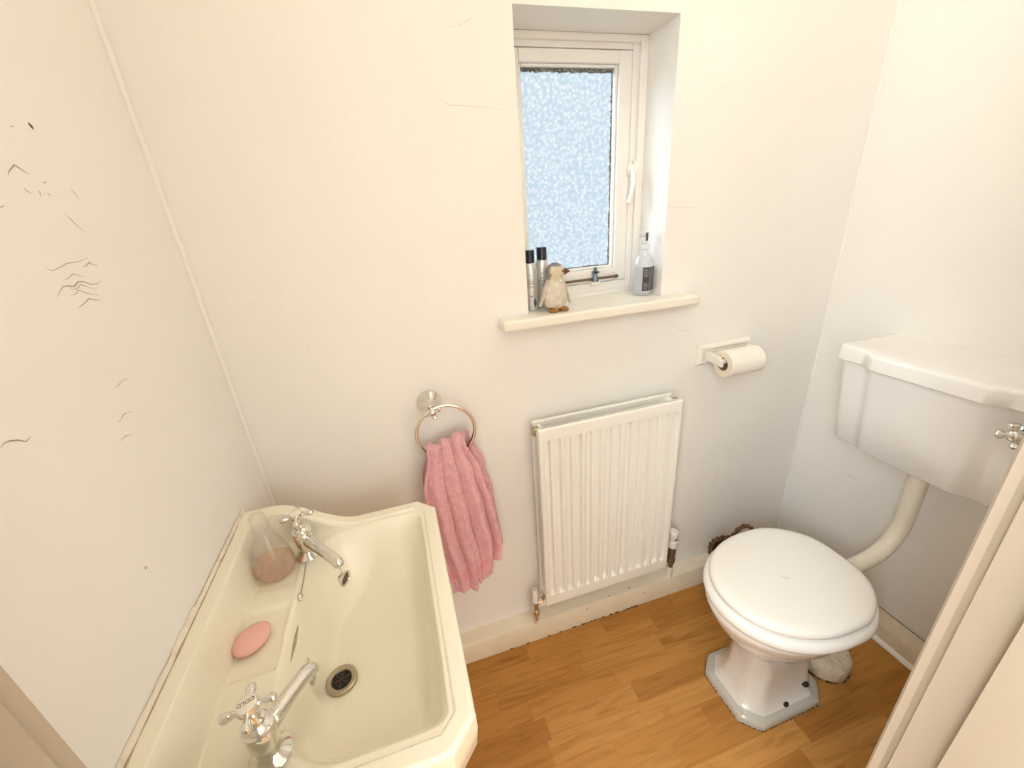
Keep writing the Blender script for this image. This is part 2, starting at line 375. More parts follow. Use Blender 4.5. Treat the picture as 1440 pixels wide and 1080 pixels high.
# skirtings: wide ledge along the back wall, chamfered board on the right wall
SKY = 0.877
bsk = MB().loft([[(x, SKY, 0), (x, SKY, 0.079), (x, SKY + 0.004, 0.083), (x, YB - 0.004, 0.085), (x, YB, 0.089), (x, YB, 0)] for x in [XL + (XR - XL) * i / 40 for i in range(41)]])
bs = struct(bsk.build('baseboard_back', 'trim', angle=50), 'cream boxed skirting ledge under the radiator', 'skirting')
# dirt and flaking along the foot of the skirting
dm = MB()
random.seed(3)
for i in range(34):
    x = random.choice([random.uniform(0.42, 0.64), random.uniform(0.15, 0.66)])
    dm.ball((x, SKY - 0.001, 0.002), random.uniform(0.0015, 0.0032), (random.uniform(1.0, 2.4), 0.7, 0.7), 8)
dm.build('dirt', 'dark', bs)
dm = MB()
for x, y, z in ((0.525, 0.8835, 0.0838), (0.44, 0.8775, 0.068), (0.605, 0.888, 0.084), (0.66, 0.8775, 0.05)):
    dm.ball((x, y, z), 0.0022, (1.2, 1, .7), 8)
dm.build('speck', 'dark', bs)
X1 = 1.258
rsk = MB().loft([[(X1, y, 0), (X1, y, 0.055), (X1 + 0.002, y, 0.060), (XR, y, 0.097), (XR, y, 0)] for y in [YF + (SKY - YF) * i / 20 for i in range(21)]])
rs = struct(rsk.build('baseboard_right', 'trim', angle=30), 'cream skirting board below the cistern', 'skirting')
MB().loft([[(X1, y, 0), (X1 - 0.011, y, 0), (X1 - 0.010, y, 0.006), (X1 - 0.006, y, 0.010), (X1, y, 0.011)] for y in (YF, SKY)]).build('bead', 'white_trim', rs, angle=50)
gp = MB(); random.seed(5)
gp.tube([(XR - 0.001, 0.56 - 0.007 * i, 0.0975 + random.uniform(-0.001, 0.001)) for i in range(30)], 0.0011, 6)
gp.build('gap', 'dark', rs)
fsk = MB(); fsk.box(JR + 0.05, XR, YF, YF + 0.015, 0, 0.09); fsk.box(XL, JL - 0.05, YF, YF + 0.015, 0, 0.09)
struct(fsk.build('baseboard_front', 'trim', smooth=False), 'cream skirting on the doorway wall', 'skirting')

# ------------------------------------------------------------------ window
win = struct(bpy.data.objects.new('window_1', None)); COL.objects.link(win); win.location = (0.488, 1.05, WZ0)
win['label'] = 'small white painted window with pebbled glass and deep reveal'; win['category'] = 'window'
FY = 1.040
# sill board with rounded nose
SX0, SX1, SY0 = 0.229, 0.757, 0.872
sp_ = [(SX0, YB), (SX0, SY0), (SX1, SY0), (SX1, YB), (WX1, YB), (WX1, 1.07), (WX0, 1.07), (WX0, YB)]
sill = MB().loft([[(x, y, z) for x, y in sp_] for z in (WZ0 - 0.026, WZ0)]).build('window_sill', 'sill', win, bevel=0.007, seg=4)
# outer frame, stepped moulding
def rect_frame(mb, x0, x1, z0, z1, wl, wr, wb2, wt, y0, y1):
    mb.box(x0, x0 + wl, y0, y1, z0, z1); mb.box(x1 - wr, x1, y0, y1, z0, z1)
    mb.box(x0 + wl, x1 - wr, y0, y1, z0, z0 + wb2); mb.box(x0 + wl, x1 - wr, y0, y1, z1 - wt, z1)
fm = MB()
rect_frame(fm, WX0, WX1, WZ0, WZ1, 0.010, 0.036, 0.033, 0.026, FY, 1.088)
rect_frame(fm, WX0, WX1, WZ0 - 0.001, WZ1, 0.004, 0.020, 0.010, 0.014, FY - 0.010, FY)
fm.build('window_frame', 'white_trim', win, bevel=0.003, seg=2)
sash = MB()
GX0, GX1, GZ0, GZ1 = 0.358, 0.594, 1.150, 1.600
S = (WX0 + 0.0115, WX1 - 0.0375, WZ0 + 0.0345, WZ1 - 0.0275)
rect_frame(sash, S[0], S[1], S[2], S[3], GX0 - S[0] - 0.006, S[1] - GX1 - 0.006, GZ0 - S[2] - 0.006, S[3] - GZ1 - 0.006, FY - 0.002, 1.067)
rect_frame(sash, GX0 - 0.006, GX1 + 0.006, GZ0 - 0.006, GZ1 + 0.006, 0.006, 0.006, 0.006, 0.006, FY + 0.006, 1.067)
sash_o = sash.build('sash', 'white_trim', win, bevel=0.0025, seg=2)
MB().box(GX0 - 0.002, GX1 + 0.002, FY + 0.022, FY + 0.026, GZ0 - 0.002, GZ1 + 0.002).build('glass_pane', 'pane', sash_o, smooth=False)
# ragged dark putty line round the glass
pt = MB(); random.seed(11)
def putty(p0, p1, n, r0, r1):
    p0, p1 = Vector(p0), Vector(p1)
    pts = [p0.lerp(p1, i / n) + Vector((random.uniform(-.0012, .0012), 0, random.uniform(-.0012, .0012))) for i in range(n + 1)]
    pt.tube(pts, [random.uniform(r0, r1) for _ in pts], 6)
gy = FY + 0.0205
putty((GX0, gy, GZ1 - 0.003), (GX1, gy, GZ1 - 0.003), 60, 0.0030, 0.0055)
putty((GX1 - 0.001, gy, GZ1), (GX1 - 0.001, gy, GZ0), 90, 0.0012, 0.0030)
putty((GX1, gy, GZ0 + 0.001), (GX0, gy, GZ0 + 0.001), 50, 0.0008, 0.0022)
pt.build('putty', 'putty', sash_o)
# cockspur handle
hx, hy = 0.636, FY - 0.002
h = MB(); h.ball((hx, hy - 0.004, 1.384), 0.010, (0.9, 0.8, 1.5), 16)
h.tube([(hx, hy - 0.010, 1.390), (hx - 0.002, hy - 0.022, 1.375), (hx - 0.003, hy - 0.026, 1.350), (hx - 0.006, hy - 0.024, 1.325), (hx - 0.012, hy - 0.022, 1.305)], [0.006, 0.006, 0.0055, 0.005, 0.006], 10)
ho = h.build('window_catch', 'white_trim', sash_o)
MB().box(hx + 0.006, hx + 0.020, hy - 0.012, hy + 0.002, 1.372, 1.402).build('keep_plate', 'white_trim', win, bevel=0.003)
# casement stay and pin
st = MB(); zz = WZ0 + 0.044
st.tube([(0.400, FY - 0.010, zz), (0.60, FY - 0.008, zz + 0.001)], 0.0034, 8)
st.ball((0.603, FY - 0.008, zz + 0.001), 0.006, (1.2, .8, .8), 10)
sto = st.build('casement_stay', 'iron', win)
sb = MB(); sb.lathe([(0.004, -0.008), (0.0095, -0.006), (0.0085, 0.002), (0.0060, 0.010), (0.0035, 0.016)], (0.538, FY - 0.010, zz), n=14)
sb.box(0.528, 0.548, FY - 0.013, FY - 0.007, zz + 0.015, zz + 0.021); sb.box(0.5345, 0.5415, FY - 0.013, FY - 0.007, zz + 0.010, zz + 0.031)
sb.build('stay_peg', 'steel', sto)
MB().box(0.525, 0.551, FY - 0.016, FY, WZ0 + 0.0275, WZ0 + 0.0385).build('stay_rest', 'white_trim', win, bevel=0.002)

# ------------------------------------------------------------------ wall cracks (their own fine marks)
def mark(pts, name, mat, parent, wall, r=0.0009):
    mb = MB(); P = []
    for a, b in pts:
        P.append((XL, a, b) if wall == 'L' else ((a, YB, b) if wall == 'B' else (XR, a, b)))
    Q = []
    for i in range(len(P) - 1):
        for k in range(6): Q.append(Vector(P[i]).lerp(Vector(P[i + 1]), k / 6))
    Q.append(Vector(P[-1]))
    m = len(Q) - 1
    mb.tube(Q, [r * (0.25 + 0.75 * math.sin(PI * min(1, max(0.0, i / m)))) for i in range(len(Q))], 6)
    mb.build(name, mat, parent)
LK = [[(0.5959, 1.3712), (0.6011, 1.3762), (0.6118, 1.3827), (0.6176, 1.38), (0.6279, 1.3749)], [(0.5853, 1.2803), (0.5935, 1.2764), (0.6066, 1.279), (0.622, 1.2824), (0.6409, 1.2825), (0.6636, 1.2858)], [(0.6438, 1.2756), (0.6532, 1.2772), (0.6594, 1.2801), (0.6643, 1.2771), (0.674, 1.2745)], [(0.6037, 1.2651), (0.6119, 1.2666), (0.6231, 1.2702), (0.6321, 1.2667), (0.642, 1.2639)], [(0.581, 1.2493), (0.5906, 1.255), (0.5969, 1.2588), (0.606, 1.2584), (0.6144, 1.2564), (0.6252, 1.2608), (0.6348, 1.2596), (0.645, 1.2549), (0.6573, 1.2542), (0.6666, 1.2566)], [(0.6061, 1.2568), (0.6111, 1.2536), (0.6174, 1.2536), (0.6277, 1.2572), (0.6376, 1.2524), (0.6512, 1.2479)], [(0.6035, 1.2482), (0.6107, 1.2479), (0.6186, 1.2517), (0.6263, 1.248), (0.6394, 1.2435), (0.6498, 1.2401)], [(0.605, 1.233), (0.6157, 1.2353), (0.6297, 1.2398), (0.6397, 1.2364), (0.6501, 1.2346)], [(0.6014, 1.1324), (0.6092, 1.1323), (0.6209, 1.1349), (0.6359, 1.1324)], [(0.5782, 1.0941), (0.5861, 1.0943), (0.5955, 1.098), (0.6134, 1.0928)], [(0.5665, 1.0729), (0.5748, 1.0735), (0.584, 1.0727), (0.5953, 1.0678)], [(0.4325, 1.1401), (0.4383, 1.142), (0.444, 1.1411), (0.4515, 1.1377), (0.457, 1.1332), (0.4649, 1.1344)]]
for i, c in enumerate(LK):
    mark(c, 'paint_crack', 'crack' if i in (0, 2, 4, 7, 11) else 'crackpale', wall_left, 'L', 0.00075 if i in (0, 4, 11) else 0.0006)
for c in [[(0.6424, 1.3683), (0.6499, 1.3697)], [(0.6095, 1.3609), (0.6116, 1.3583), (0.6169, 1.3559)], [(0.6292, 1.3602), (0.6305, 1.3574), (0.6296, 1.353)], [(0.6413, 1.3573), (0.6467, 1.3554)], [(0.6867, 1.3656), (0.6907, 1.3603), (0.6944, 1.3524)], [(0.6559, 1.3367), (0.6608, 1.3313), (0.6679, 1.3232), (0.6759, 1.3157)], [(0.5655, 1.3401), (0.5721, 1.3422)], [(0.632, 1.4209), (0.6389, 1.4228)]]:
    mark(c, 'paint_crack', 'crackpale', wall_left, 'L', 0.0006)
mark([(0.6631, 1.4307), (0.6652, 1.4276), (0.6673, 1.4246)], 'red_fleck', 'beak', wall_left, 'L', 0.0014)
mark([(0.5069, 0.9249), (0.5082, 0.9201)], 'paint_chip', 'crackpale', wall_left, 'L', 0.0018)
for c in [[(0.1829, 1.6194), (0.2073, 1.6254), (0.2327, 1.6386)], [(0.1428, 1.5186), (0.1676, 1.5002), (0.2065, 1.4988), (0.2871, 1.4911)], [(0.6797, 1.0085), (0.7148, 0.9918), (0.7395, 0.9723), (0.7872, 0.9613)], [(0.6762, 1.2888), (0.7171, 1.2846), (0.7691, 1.283)], [(0.7876, 1.5373), (0.8088, 1.5267)]]:
    mark(c, 'plaster_crack', 'crackgrey', wall_back, 'B', 0.0004)
mark([(0.7472, 0.4716), (0.7239, 0.4655), (0.7028, 0.4743)], 'plaster_crack', 'crack', wall_right, 'R', 0.0005)
mark([(0.9182, 0.3699), (0.8967, 0.3624), (0.8714, 0.373)], 'plaster_crack', 'crackgrey', wall_right, 'R', 0.0006)
# ridges of old paint in the two vertical corners
MB().tube([(XL + 0.002 + 0.0008 * noise.noise((0, 0, i * 0.9)), YB - 0.003 + 0.001 * noise.noise((3, 0, i * 0.7)), ZC * i / 90) for i in range(91)], [0.0055 + 0.0015 * noise.noise((7, 0, i * 0.5)) for i in range(91)], 12).build('corner_ridge', 'wall', wall_left, angle=180)
MB().tube([(XR - 0.0005, YB - 0.001 + 0.0008 * noise.noise((3, 1, i * 0.7)), ZC * i / 90) for i in range(91)], [0.0035 + 0.0012 * noise.noise((7, 5, i * 0.5)) for i in range(91)], 10).build('corner_ridge', 'wall', wall_right, angle=180)

# ------------------------------------------------------------------ wash basin (a dense surface z(x,y) closed underneath)
BX0, BX1, BYC, BH = XL + 0.001, 0.009, 0.532, 0.243
CH = 0.034
ZR, ZU, ZS = 0.730, 0.800, 0.727
basin = thing('wash_basin', 'cream ceramic wash basin with chamfered corners fixed to the left wall', 'wash basin', (BX0, BYC, 0.60))
def yhalf(x): return BH - max(0.0, x - (BX1 - CH))
def rim_z(x): return ZR + (ZU - ZR) * (1 - ss((x + 0.300) / 0.150))
def bowl_z(x, y):
    t = abs(y - BYC)
    a = (x + 0.246) / 0.050; b = (-0.020 - x) / 0.052
    c = (0.2105 - t) / 0.125
    e = ((x + 0.246) * 0.80 + (0.1265 - t + 0.085 * 0.0) * 0.66 + 0.010) / 0.075      # cut corner under each tap
    def f(t_, p): t_ = max(0.0, min(1.0, t_)); s_ = 1 - (1 - t_) ** p; return s_ * ss(min(1, t_ * 3.2) ) ** 0.35
    d = f(a, 2.0) * f(b, 2.2) * f(c, 2.3) * f(e, 1.8)
    return -0.118 * d, min(a * 0.05, b * 0.052, c * 0.125, e * 0.075)
def basin_z(x, y):
    t = abs(y - BYC)
    d = min(BX1 - x, BH - t, ((BX1 - CH - x) + (BH - t)) * 0.7071 + (CH - 0.0) * 0.7071 * 1.0)
    if x > BX1 - CH - 0.05: d = min(d, ((BX1 - x) + (BH - t) - CH) * 0.7071)
    dw = x - XL
    rim = rim_z(x)
    inner = ZS
    # soap recess and faint tray steps on the shelf
    if -0.33 < x < -0.25:
        inner -= 0.0045 * ss((0.062 - abs(y - 0.530)) / 0.010)
        inner -= 0.0015 * ss((t - 0.09) / 0.01)
    bz, inside = bowl_z(x, y)
    dd = math.hypot(x + 0.189, y - 0.508)
    if dd < 0.045: bz = lerp(bowl_z(-0.189, 0.508)[0], bz, ss((dd - 0.024) / 0.021))
    inner += bz
    k = ss((d - 0.0225) / 0.004)               # step inside the rim
    k2 = ss((d - 0.0300) / 0.005)
    kw = ss((dw - 0.026) / 0.016)              # upstand along the wall
    step = rim - 0.0035
    z = lerp(rim, step, k)
    z = lerp(z, min(inner, step) if rim < ZR + 0.004 else inner, k2)
    z = lerp(rim, z, kw)
    if d < 0.007:
        q = 1 - d / 0.007; z -= 0.007 * (1 - math.sqrt(max(0, 1 - q * q)))
    return z
def uneven(a, b, n, dense):
    out = [a + (b - a) * i / n for i in range(n + 1)]
    for (p, q, m) in dense: out += [p + (q - p) * i / m for i in range(m + 1)]
    out = sorted(set(round(v, 5) for v in out)); res = [out[0]]
    for v in out[1:]:
        if v - res[-1] > 0.0004: res.append(v)
    return res
xs = uneven(BX0, BX1, 110, [(BX1 - 0.008, BX1, 12), (BX1 - 0.045, BX1 - 0.02, 22), (XL + 0.024, XL + 0.045, 18), (-0.25, -0.15, 44)])
vsn = uneven(-1, 1, 170, [(-1, -0.965, 12), (0.965, 1, 12), (-0.91, -0.83, 20), (0.83, 0.91, 20)])
pts = [[(x, BYC + v * yhalf(x), basin_z(x, BYC + v * yhalf(x))) for x in xs] for v in vsn]
bm_ = MB(); bm_.grid(pts)
nx, ny = len(xs), len(vsn)
loop = [pts[0][i] for i in range(nx)] + [pts[j][nx - 1] for j in range(1, ny)] + [pts[ny - 1][i] for i in range(nx - 2, -1, -1)] + [pts[j][0] for j in range(ny - 2, 0, -1)]
def shrink(p, s, z):
    x, y, _ = p
    return (BX0 + (x - BX0) * (1 - s), BYC + (y - BYC) * (1 - s), z)
rings = [loop]
for s, z in ((0.0, 0.700), (0.012, 0.660), (0.05, 0.635), (0.25, 0.590), (0.5, 0.560)):
    rings.append([shrink(p, s, z) for p in loop])
bm_.loft(rings, cap0=False, cap1=True)
bm_.build('bowl', 'basin', basin, angle=60)
def bzp(x, y): return basin_z(x, y)
# drain
dx, dy = -0.189, 0.508; dz = bzp(dx, dy)
dr = MB(); dr.lathe([(0.0, -0.004), (0.0245, -0.004), (0.0245, 0.0030), (0.022, 0.0042), (0.0165, 0.0030), (0.0150, 0.0005)], (dx, dy, dz + 0.002), n=36)
dro = dr.build('waste_outlet', 'dullmetal', basin)
MB().lathe([(0.0, 0.0), (0.0150, 0.0), (0.0150, 0.0003), (0.0, 0.0003)], (dx, dy, dz + 0.0030), n=28).build('outlet_hole', 'black', dro)
g = MB()
for k in range(3):
    a = k * PI / 3 + 0.3
    g.tube([(dx - 0.015 * math.cos(a), dy - 0.015 * math.sin(a), dz + 0.0042), (dx + 0.015 * math.cos(a), dy + 0.015 * math.sin(a), dz + 0.0042)], 0.0012, 6)
g.lathe([(0.0028, 0), (0.0028, 0.001), (0, 0.0012)], (dx, dy, dz + 0.0045), n=10)
g.build('grate', 'dark', dro)
# overflow slot in the wall side of the bowl and the small stamped maker's line beside it
ov = MB(); ox = -0.235
def on_bowl(x, y, off): return (x, y, bzp(x, y) + off)
ov.tube([on_bowl(-0.2395, 0.492 + 0.062 * (i / 10), 0.0006) for i in range(11)], [0.0006 + 0.0026 * math.sin(PI * i / 10) for i in range(11)], 8)
ov.build('overflow_slot', 'dullmetal', basin)
mk = MB(); random.seed(21)
for r_ in range(2):
    for i in range(13):
        yy = 0.492 + i * 0.0026; xx = -0.2310 + r_ * 0.004
        p = Vector(on_bowl(xx, yy, 0.0006)); q = Vector(on_bowl(xx + 0.0022, yy + random.uniform(-.0006, .0006), 0.0006))
        mk.tube([p, q], 0.0004, 4)
mk.build('maker_stamp', 'print', basin)
# sealant along the wall with a dark crack
random.seed(9)
se = MB()
ys = [BYC - BH - 0.02 + i * (2 * BH + 0.02) / 120 for i in range(121)]
se.grid([[(XL + 0.0005, y, ZU + 0.004 + 0.002 * noise.noise((y * 40, 0, 0)) + (0.004 if y < 0.55 else 0) * (0.5 + noise.noise((y * 25, 3, 0)))) for y in ys],
         [(XL + 0.0030, y, ZU + 0.006) for y in ys], [(XL + 0.0060 + 0.001 * noise.noise((y * 60, 5, 0)), y, ZU + 0.0008) for y in ys]])
se.build('sealant', 'seal', basin)
ck = MB()
ck.tube([(XL + 0.0066 + 0.0006 * noise.noise((y * 60, 5, 0)), y, ZU + 0.0006) for y in ys[:110]], [max(0.0002, 0.0007 + 0.0011 * noise.noise((y * 30, 9, 1))) for y in ys[:110]], 6)
ck.build('sealant_crack', 'crack', basin)

# ------------------------------------------------------------------ taps
def text_mesh(body, size):
    c = bpy.data.curves.new('lettering_curve', 'FONT'); c.body = body; c.size = size; c.align_x = 'CENTER'; c.align_y = 'CENTER'; c.extrude = 0.0001
    o = bpy.data.objects.new('lettering_source', c); COL.objects.link(o)
    dg = bpy.context.evaluated_depsgraph_get(); me = bpy.data.meshes.new_from_object(o.evaluated_get(dg))
    vs_ = [v.co.copy() for v in me.vertices]; fs = [tuple(p.vertices) for p in me.polygons]
    bpy.data.objects.remove(o); bpy.data.curves.remove(c); bpy.data.meshes.remove(me)
    return vs_, fs
def cross_handle(c, axis_z, root, arm, ang, name='tap_handle', up=Vector((0, 0, 1)), r=1.0, knob=1.0, dome=False):
    mb = MB(); c = Vector(c); up = Vector(up).normalized()
    t = Vector((1, 0, 0)) if abs(up.x) < 0.9 else Vector((0, 1, 0)); u = (t - up * t.dot(up)).normalized(); w = up.cross(u)
    mb.lathe([(0.0, -0.012 * r), (0.006 * r, -0.012 * r), (0.0075 * r, -0.006 * r), (0.0115 * r, 0.0), (0.0125 * r, 0.005 * r), (0.0115 * r, 0.0085 * r)] + ([(0.0095 * r, 0.0110 * r), (0.0060 * r, 0.0128 * r), (0.0, 0.0136 * r)] if dome else [(0.0, 0.0085 * r)]), c, up, 24)
    for k in range(4):
        a = ang + k * PI / 2; d = u * math.cos(a) + w * math.sin(a)
        path = [c + d * q + up * 0.001 for q in (0.008 * r, arm * 0.45, arm * 0.62, arm * 0.80, arm * 0.94, arm * 1.0)]
        mb.tube(path, [0.0040 * r, 0.0032 * r, 0.0046 * r * knob, 0.0058 * r * knob, 0.0045 * r * knob, 0.0012 * r], 12)
    return mb.build(name, 'chrome', root)
def make_tap(x, y, tip, label, ang, word):
    z0 = bzp(x, y) - 0.0005
    t = thing('basin_tap', label, 'tap', (x, y, z0))
    b = MB(); b.lathe([(0.0, 0), (0.0225, 0), (0.0235, 0.003), (0.0215, 0.006), (0.0165, 0.009), (0.0135, 0.014), (0.0145, 0.024), (0.0165, 0.034), (0.0165, 0.052), (0.0155, 0.054), (0, 0.054)], (x, y, z0), n=32)
    b.build('tap_body', 'chrome', t)
    bo = MB(); bo.lathe([(0.0, 0), (0.0168, 0), (0.0168, 0.0035), (0.0135, 0.005), (0.0150, 0.008), (0.0125, 0.0105), (0.0105, 0.012), (0.0110, 0.0165), (0.0080, 0.018), (0.0070, 0.026), (0, 0.026)], (x, y, z0 + 0.0545), n=28)
    bo.build('bonnet', 'chrome', t)
    s0 = Vector((x, y, z0 + 0.041)); tp = Vector(tip); d = tp - s0; hd = Vector((d.x, d.y, 0)); L = hd.length; hd.normalize()
    path = [s0 + hd * 0.008, s0 + hd * L * 0.30 + Vector((0, 0, d.z * 0.10)), s0 + hd * L * 0.62 + Vector((0, 0, d.z * 0.24)), s0 + hd * L * 0.84 + Vector((0, 0, d.z * 0.34)), s0 + hd * L * 0.95 + Vector((0, 0, d.z * 0.52)), s0 + hd * L + Vector((0, 0, d.z * 0.80)), tp]
    sp2 = MB(); sp2.tube(path, [0.0125, 0.0108, 0.0100, 0.0098, 0.0098, 0.0096, 0.0092], 20); so = sp2.build('spout', 'chrome', t, sub=1)
    hc = (x, y, z0 + 0.089)
    ho = cross_handle(hc, 0, t, 0.0285, ang)
    MB().lathe([(0, 0), (0.0105, 0), (0.0100, 0.0016), (0.006, 0.0024), (0, 0.0026)], (x, y, z0 + 0.0970), n=24).build('ceramic_button', 'ceramicbtn', ho)
    if word:
        vs_, fs = text_mesh(word, 0.0064)
        R = Matrix.Rotation(math.radians(200), 3, 'Z')
        MB().add([R @ Vector((v.x, v.y - 0.0008, v.z)) + Vector((x, y, z0 + 0.0997)) for v in vs_], fs).build('lettering', 'ink', ho, smooth=False)
        rg = MB()
        for k in range(9):                                        # the small worn line of print round the rim
            a = math.radians(200 + 40 + k * 12.5); c_, s_ = math.cos(a), math.sin(a)
            rg.tube([(x + 0.0070 * c_, y + 0.0070 * s_, z0 + 0.0989), (x + 0.0084 * c_, y + 0.0084 * s_, z0 + 0.0985)], 0.00022, 4)
        rg.build('worn_print', 'print', ho)
    return t, so
HT = (-0.238, 0.694); CTp = (-0.231, 0.360)
make_tap(HT[0], HT[1], (-0.170, 0.612, 0.752), 'chrome cross-head basin tap beside the peach liquid soap bottle', 0.12, None)
make_tap(CTp[0], CTp[1], (-0.190, 0.432, 0.752), 'chrome cross-head basin tap with COLD on its ceramic button, near the drain', 0.14, 'COLD')

# plug hanging from the spout of the hot tap, its chain down to the shelf edge
plug = thing('basin_plug', 'small chrome basin plug on a bead chain hanging at the tap spout', 'plug', (-0.166, 0.606, 0.715))
pa = Vector((0.80, -0.42, -0.10)).normalized(); pc = Vector((-0.168, 0.606, 0.728))
MB().lathe([(0, -0.010), (0.0045, -0.010), (0.0085, -0.006), (0.0110, -0.002), (0.0135, 0.0), (0.0140, 0.004), (0.0125, 0.0045), (0.0100, 0.002), (0, 0.002)], pc, -pa * -1, 26).build('plug_disc', 'chrome', plug)
MB().lathe([(0, 0.0022), (0.0102, 0.0022), (0.0102, 0.0026), (0, 0.0026)], pc, pa, 24).build('plug_face', 'iron', plug)
def chain(mb, pts, step, r):
    pts = [Vector(p) for p in pts]; acc = 0
    for a, b in zip(pts, pts[1:]):
        n = max(1, int((b - a).length / step))
        for i in range(n): mb.ball(a.lerp(b, i / n), r, (1, 1, 1), 8)
cm = MB(); chain(cm, [(-0.170, 0.610, 0.752), (-0.169, 0.607, 0.740), pc - pa * 0.010], 0.0035, 0.0022); cm.build('bead_chain', 'chrome', plug)
cm = MB()
cp_ = [(-0.2400 - 0.0002 * i, HT[1] - 0.025 - 0.0092 * i) for i in range(8)]
chain(cm, [(a, b, bzp(a, b) + 0.0016) for a, b in cp_], 0.0026, 0.0012); cm.build('bead_chain', 'dullmetal', plug)
ax_, ay_ = cp_[-1]
cm = MB(); cm.ball((ax_, ay_ - 0.004, bzp(ax_, ay_) + 0.004), 0.0042, (1, 1, 1), 12); cm.ball((ax_ + 0.002, ay_ - 0.010, bzp(ax_, ay_) + 0.003), 0.0030, (1, 1, 1), 10)
cm.tube(arc((ax_, ay_ - 0.006, bzp(ax_, ay_) + 0.004), 0.006, 0, 2 * PI, 16, (1, 0, 0), (0, 1, 0.3)), 0.0008, 6)
cm.build('chain_end', 'chrome', plug)

# soap
so = MB()
zs = bzp(-0.294, 0.530)
so.ball((-0.294, 0.530, zs + 0.0102), 0.0285, (0.82, 1.0, 0.36), 40, Matrix.Rotation(math.radians(-30), 3, 'Z'))
tag(so.build('soap_bar', 'soap'), 'oval pink bar of soap on the basin shelf', 'soap')

# liquid soap bottle (teardrop)
bx, by = -0.288, 0.668; bz0 = bzp(bx, by)
bot = thing('soap_bottle', 'clear teardrop bottle with peach liquid soap beside the back tap', 'soap bottle', (bx, by, bz0))
prof = [(0.0, 0.0), (0.022, 0.0), (0.0290, 0.004), (0.0335, 0.013), (0.0338, 0.024), (0.0310, 0.042), (0.0255, 0.061), (0.0190, 0.080), (0.0150, 0.092), (0.0130, 0.098), (0.0130, 0.104)]
MB().lathe(prof, (bx, by, bz0 + 0.0003), n=40).build('bottle_wall', 'clear', bot)
MB().lathe([(0.0, 0.0015), (0.021, 0.0015), (0.0280, 0.005), (0.0323, 0.013), (0.0327, 0.022), (0.0318, 0.029), (0.0, 0.029)], (bx, by, bz0 + 0.0003), n=40).build('liquid', 'liquid', bot)
MB().lathe([(0.0, 0.0), (0.0140, 0.0), (0.0145, 0.003), (0.0140, 0.006), (0.0145, 0.009), (0.0128, 0.012), (0.0122, 0.024), (0.0105, 0.027), (0, 0.027)], (bx, by, bz0 + 0.103), n=28).build('bottle_cap', 'frost', bot)
MB().tube([(bx, by, bz0 + 0.105), (bx + 0.004, by - 0.004, bz0 + 0.055), (bx + 0.010, by - 0.010, bz0 + 0.010)], 0.0028, 10).build('dip_tube', 'frost', bot)

# ------------------------------------------------------------------ towel ring and towel
ring = thing('towel_ring', 'chrome towel ring with cross-shaped boss on the back wall', 'towel ring', (0.041, YB, 0.897))
MB().lathe([(0.0, 0), (0.0275, 0), (0.0280, 0.004), (0.0255, 0.008), (0.0235, 0.010), (0.0175, 0.018), (0.0120, 0.024), (0.0090, 0.030), (0.0080, 0.046), (0, 0.046)], (0.041, YB, 0.897), (0, -1, 0), 36).build('wall_rose', 'chrome', ring)
RC = Vector((0.0655, 0.868, 0.8330)); RR = 0.0690
cross_handle((0.041, 0.868, 0.891), 0, ring, 0.0205, 0.25, 'boss', (0, -1, 0), 0.72, 1.25, True)
MB().tube([RC + Vector((math.cos(2 * PI * i / 72), 0.0, math.sin(2 * PI * i / 72))) * RR for i in range(72)], 0.0042, 14, closed=True).build('hoop', 'chrome', ring)

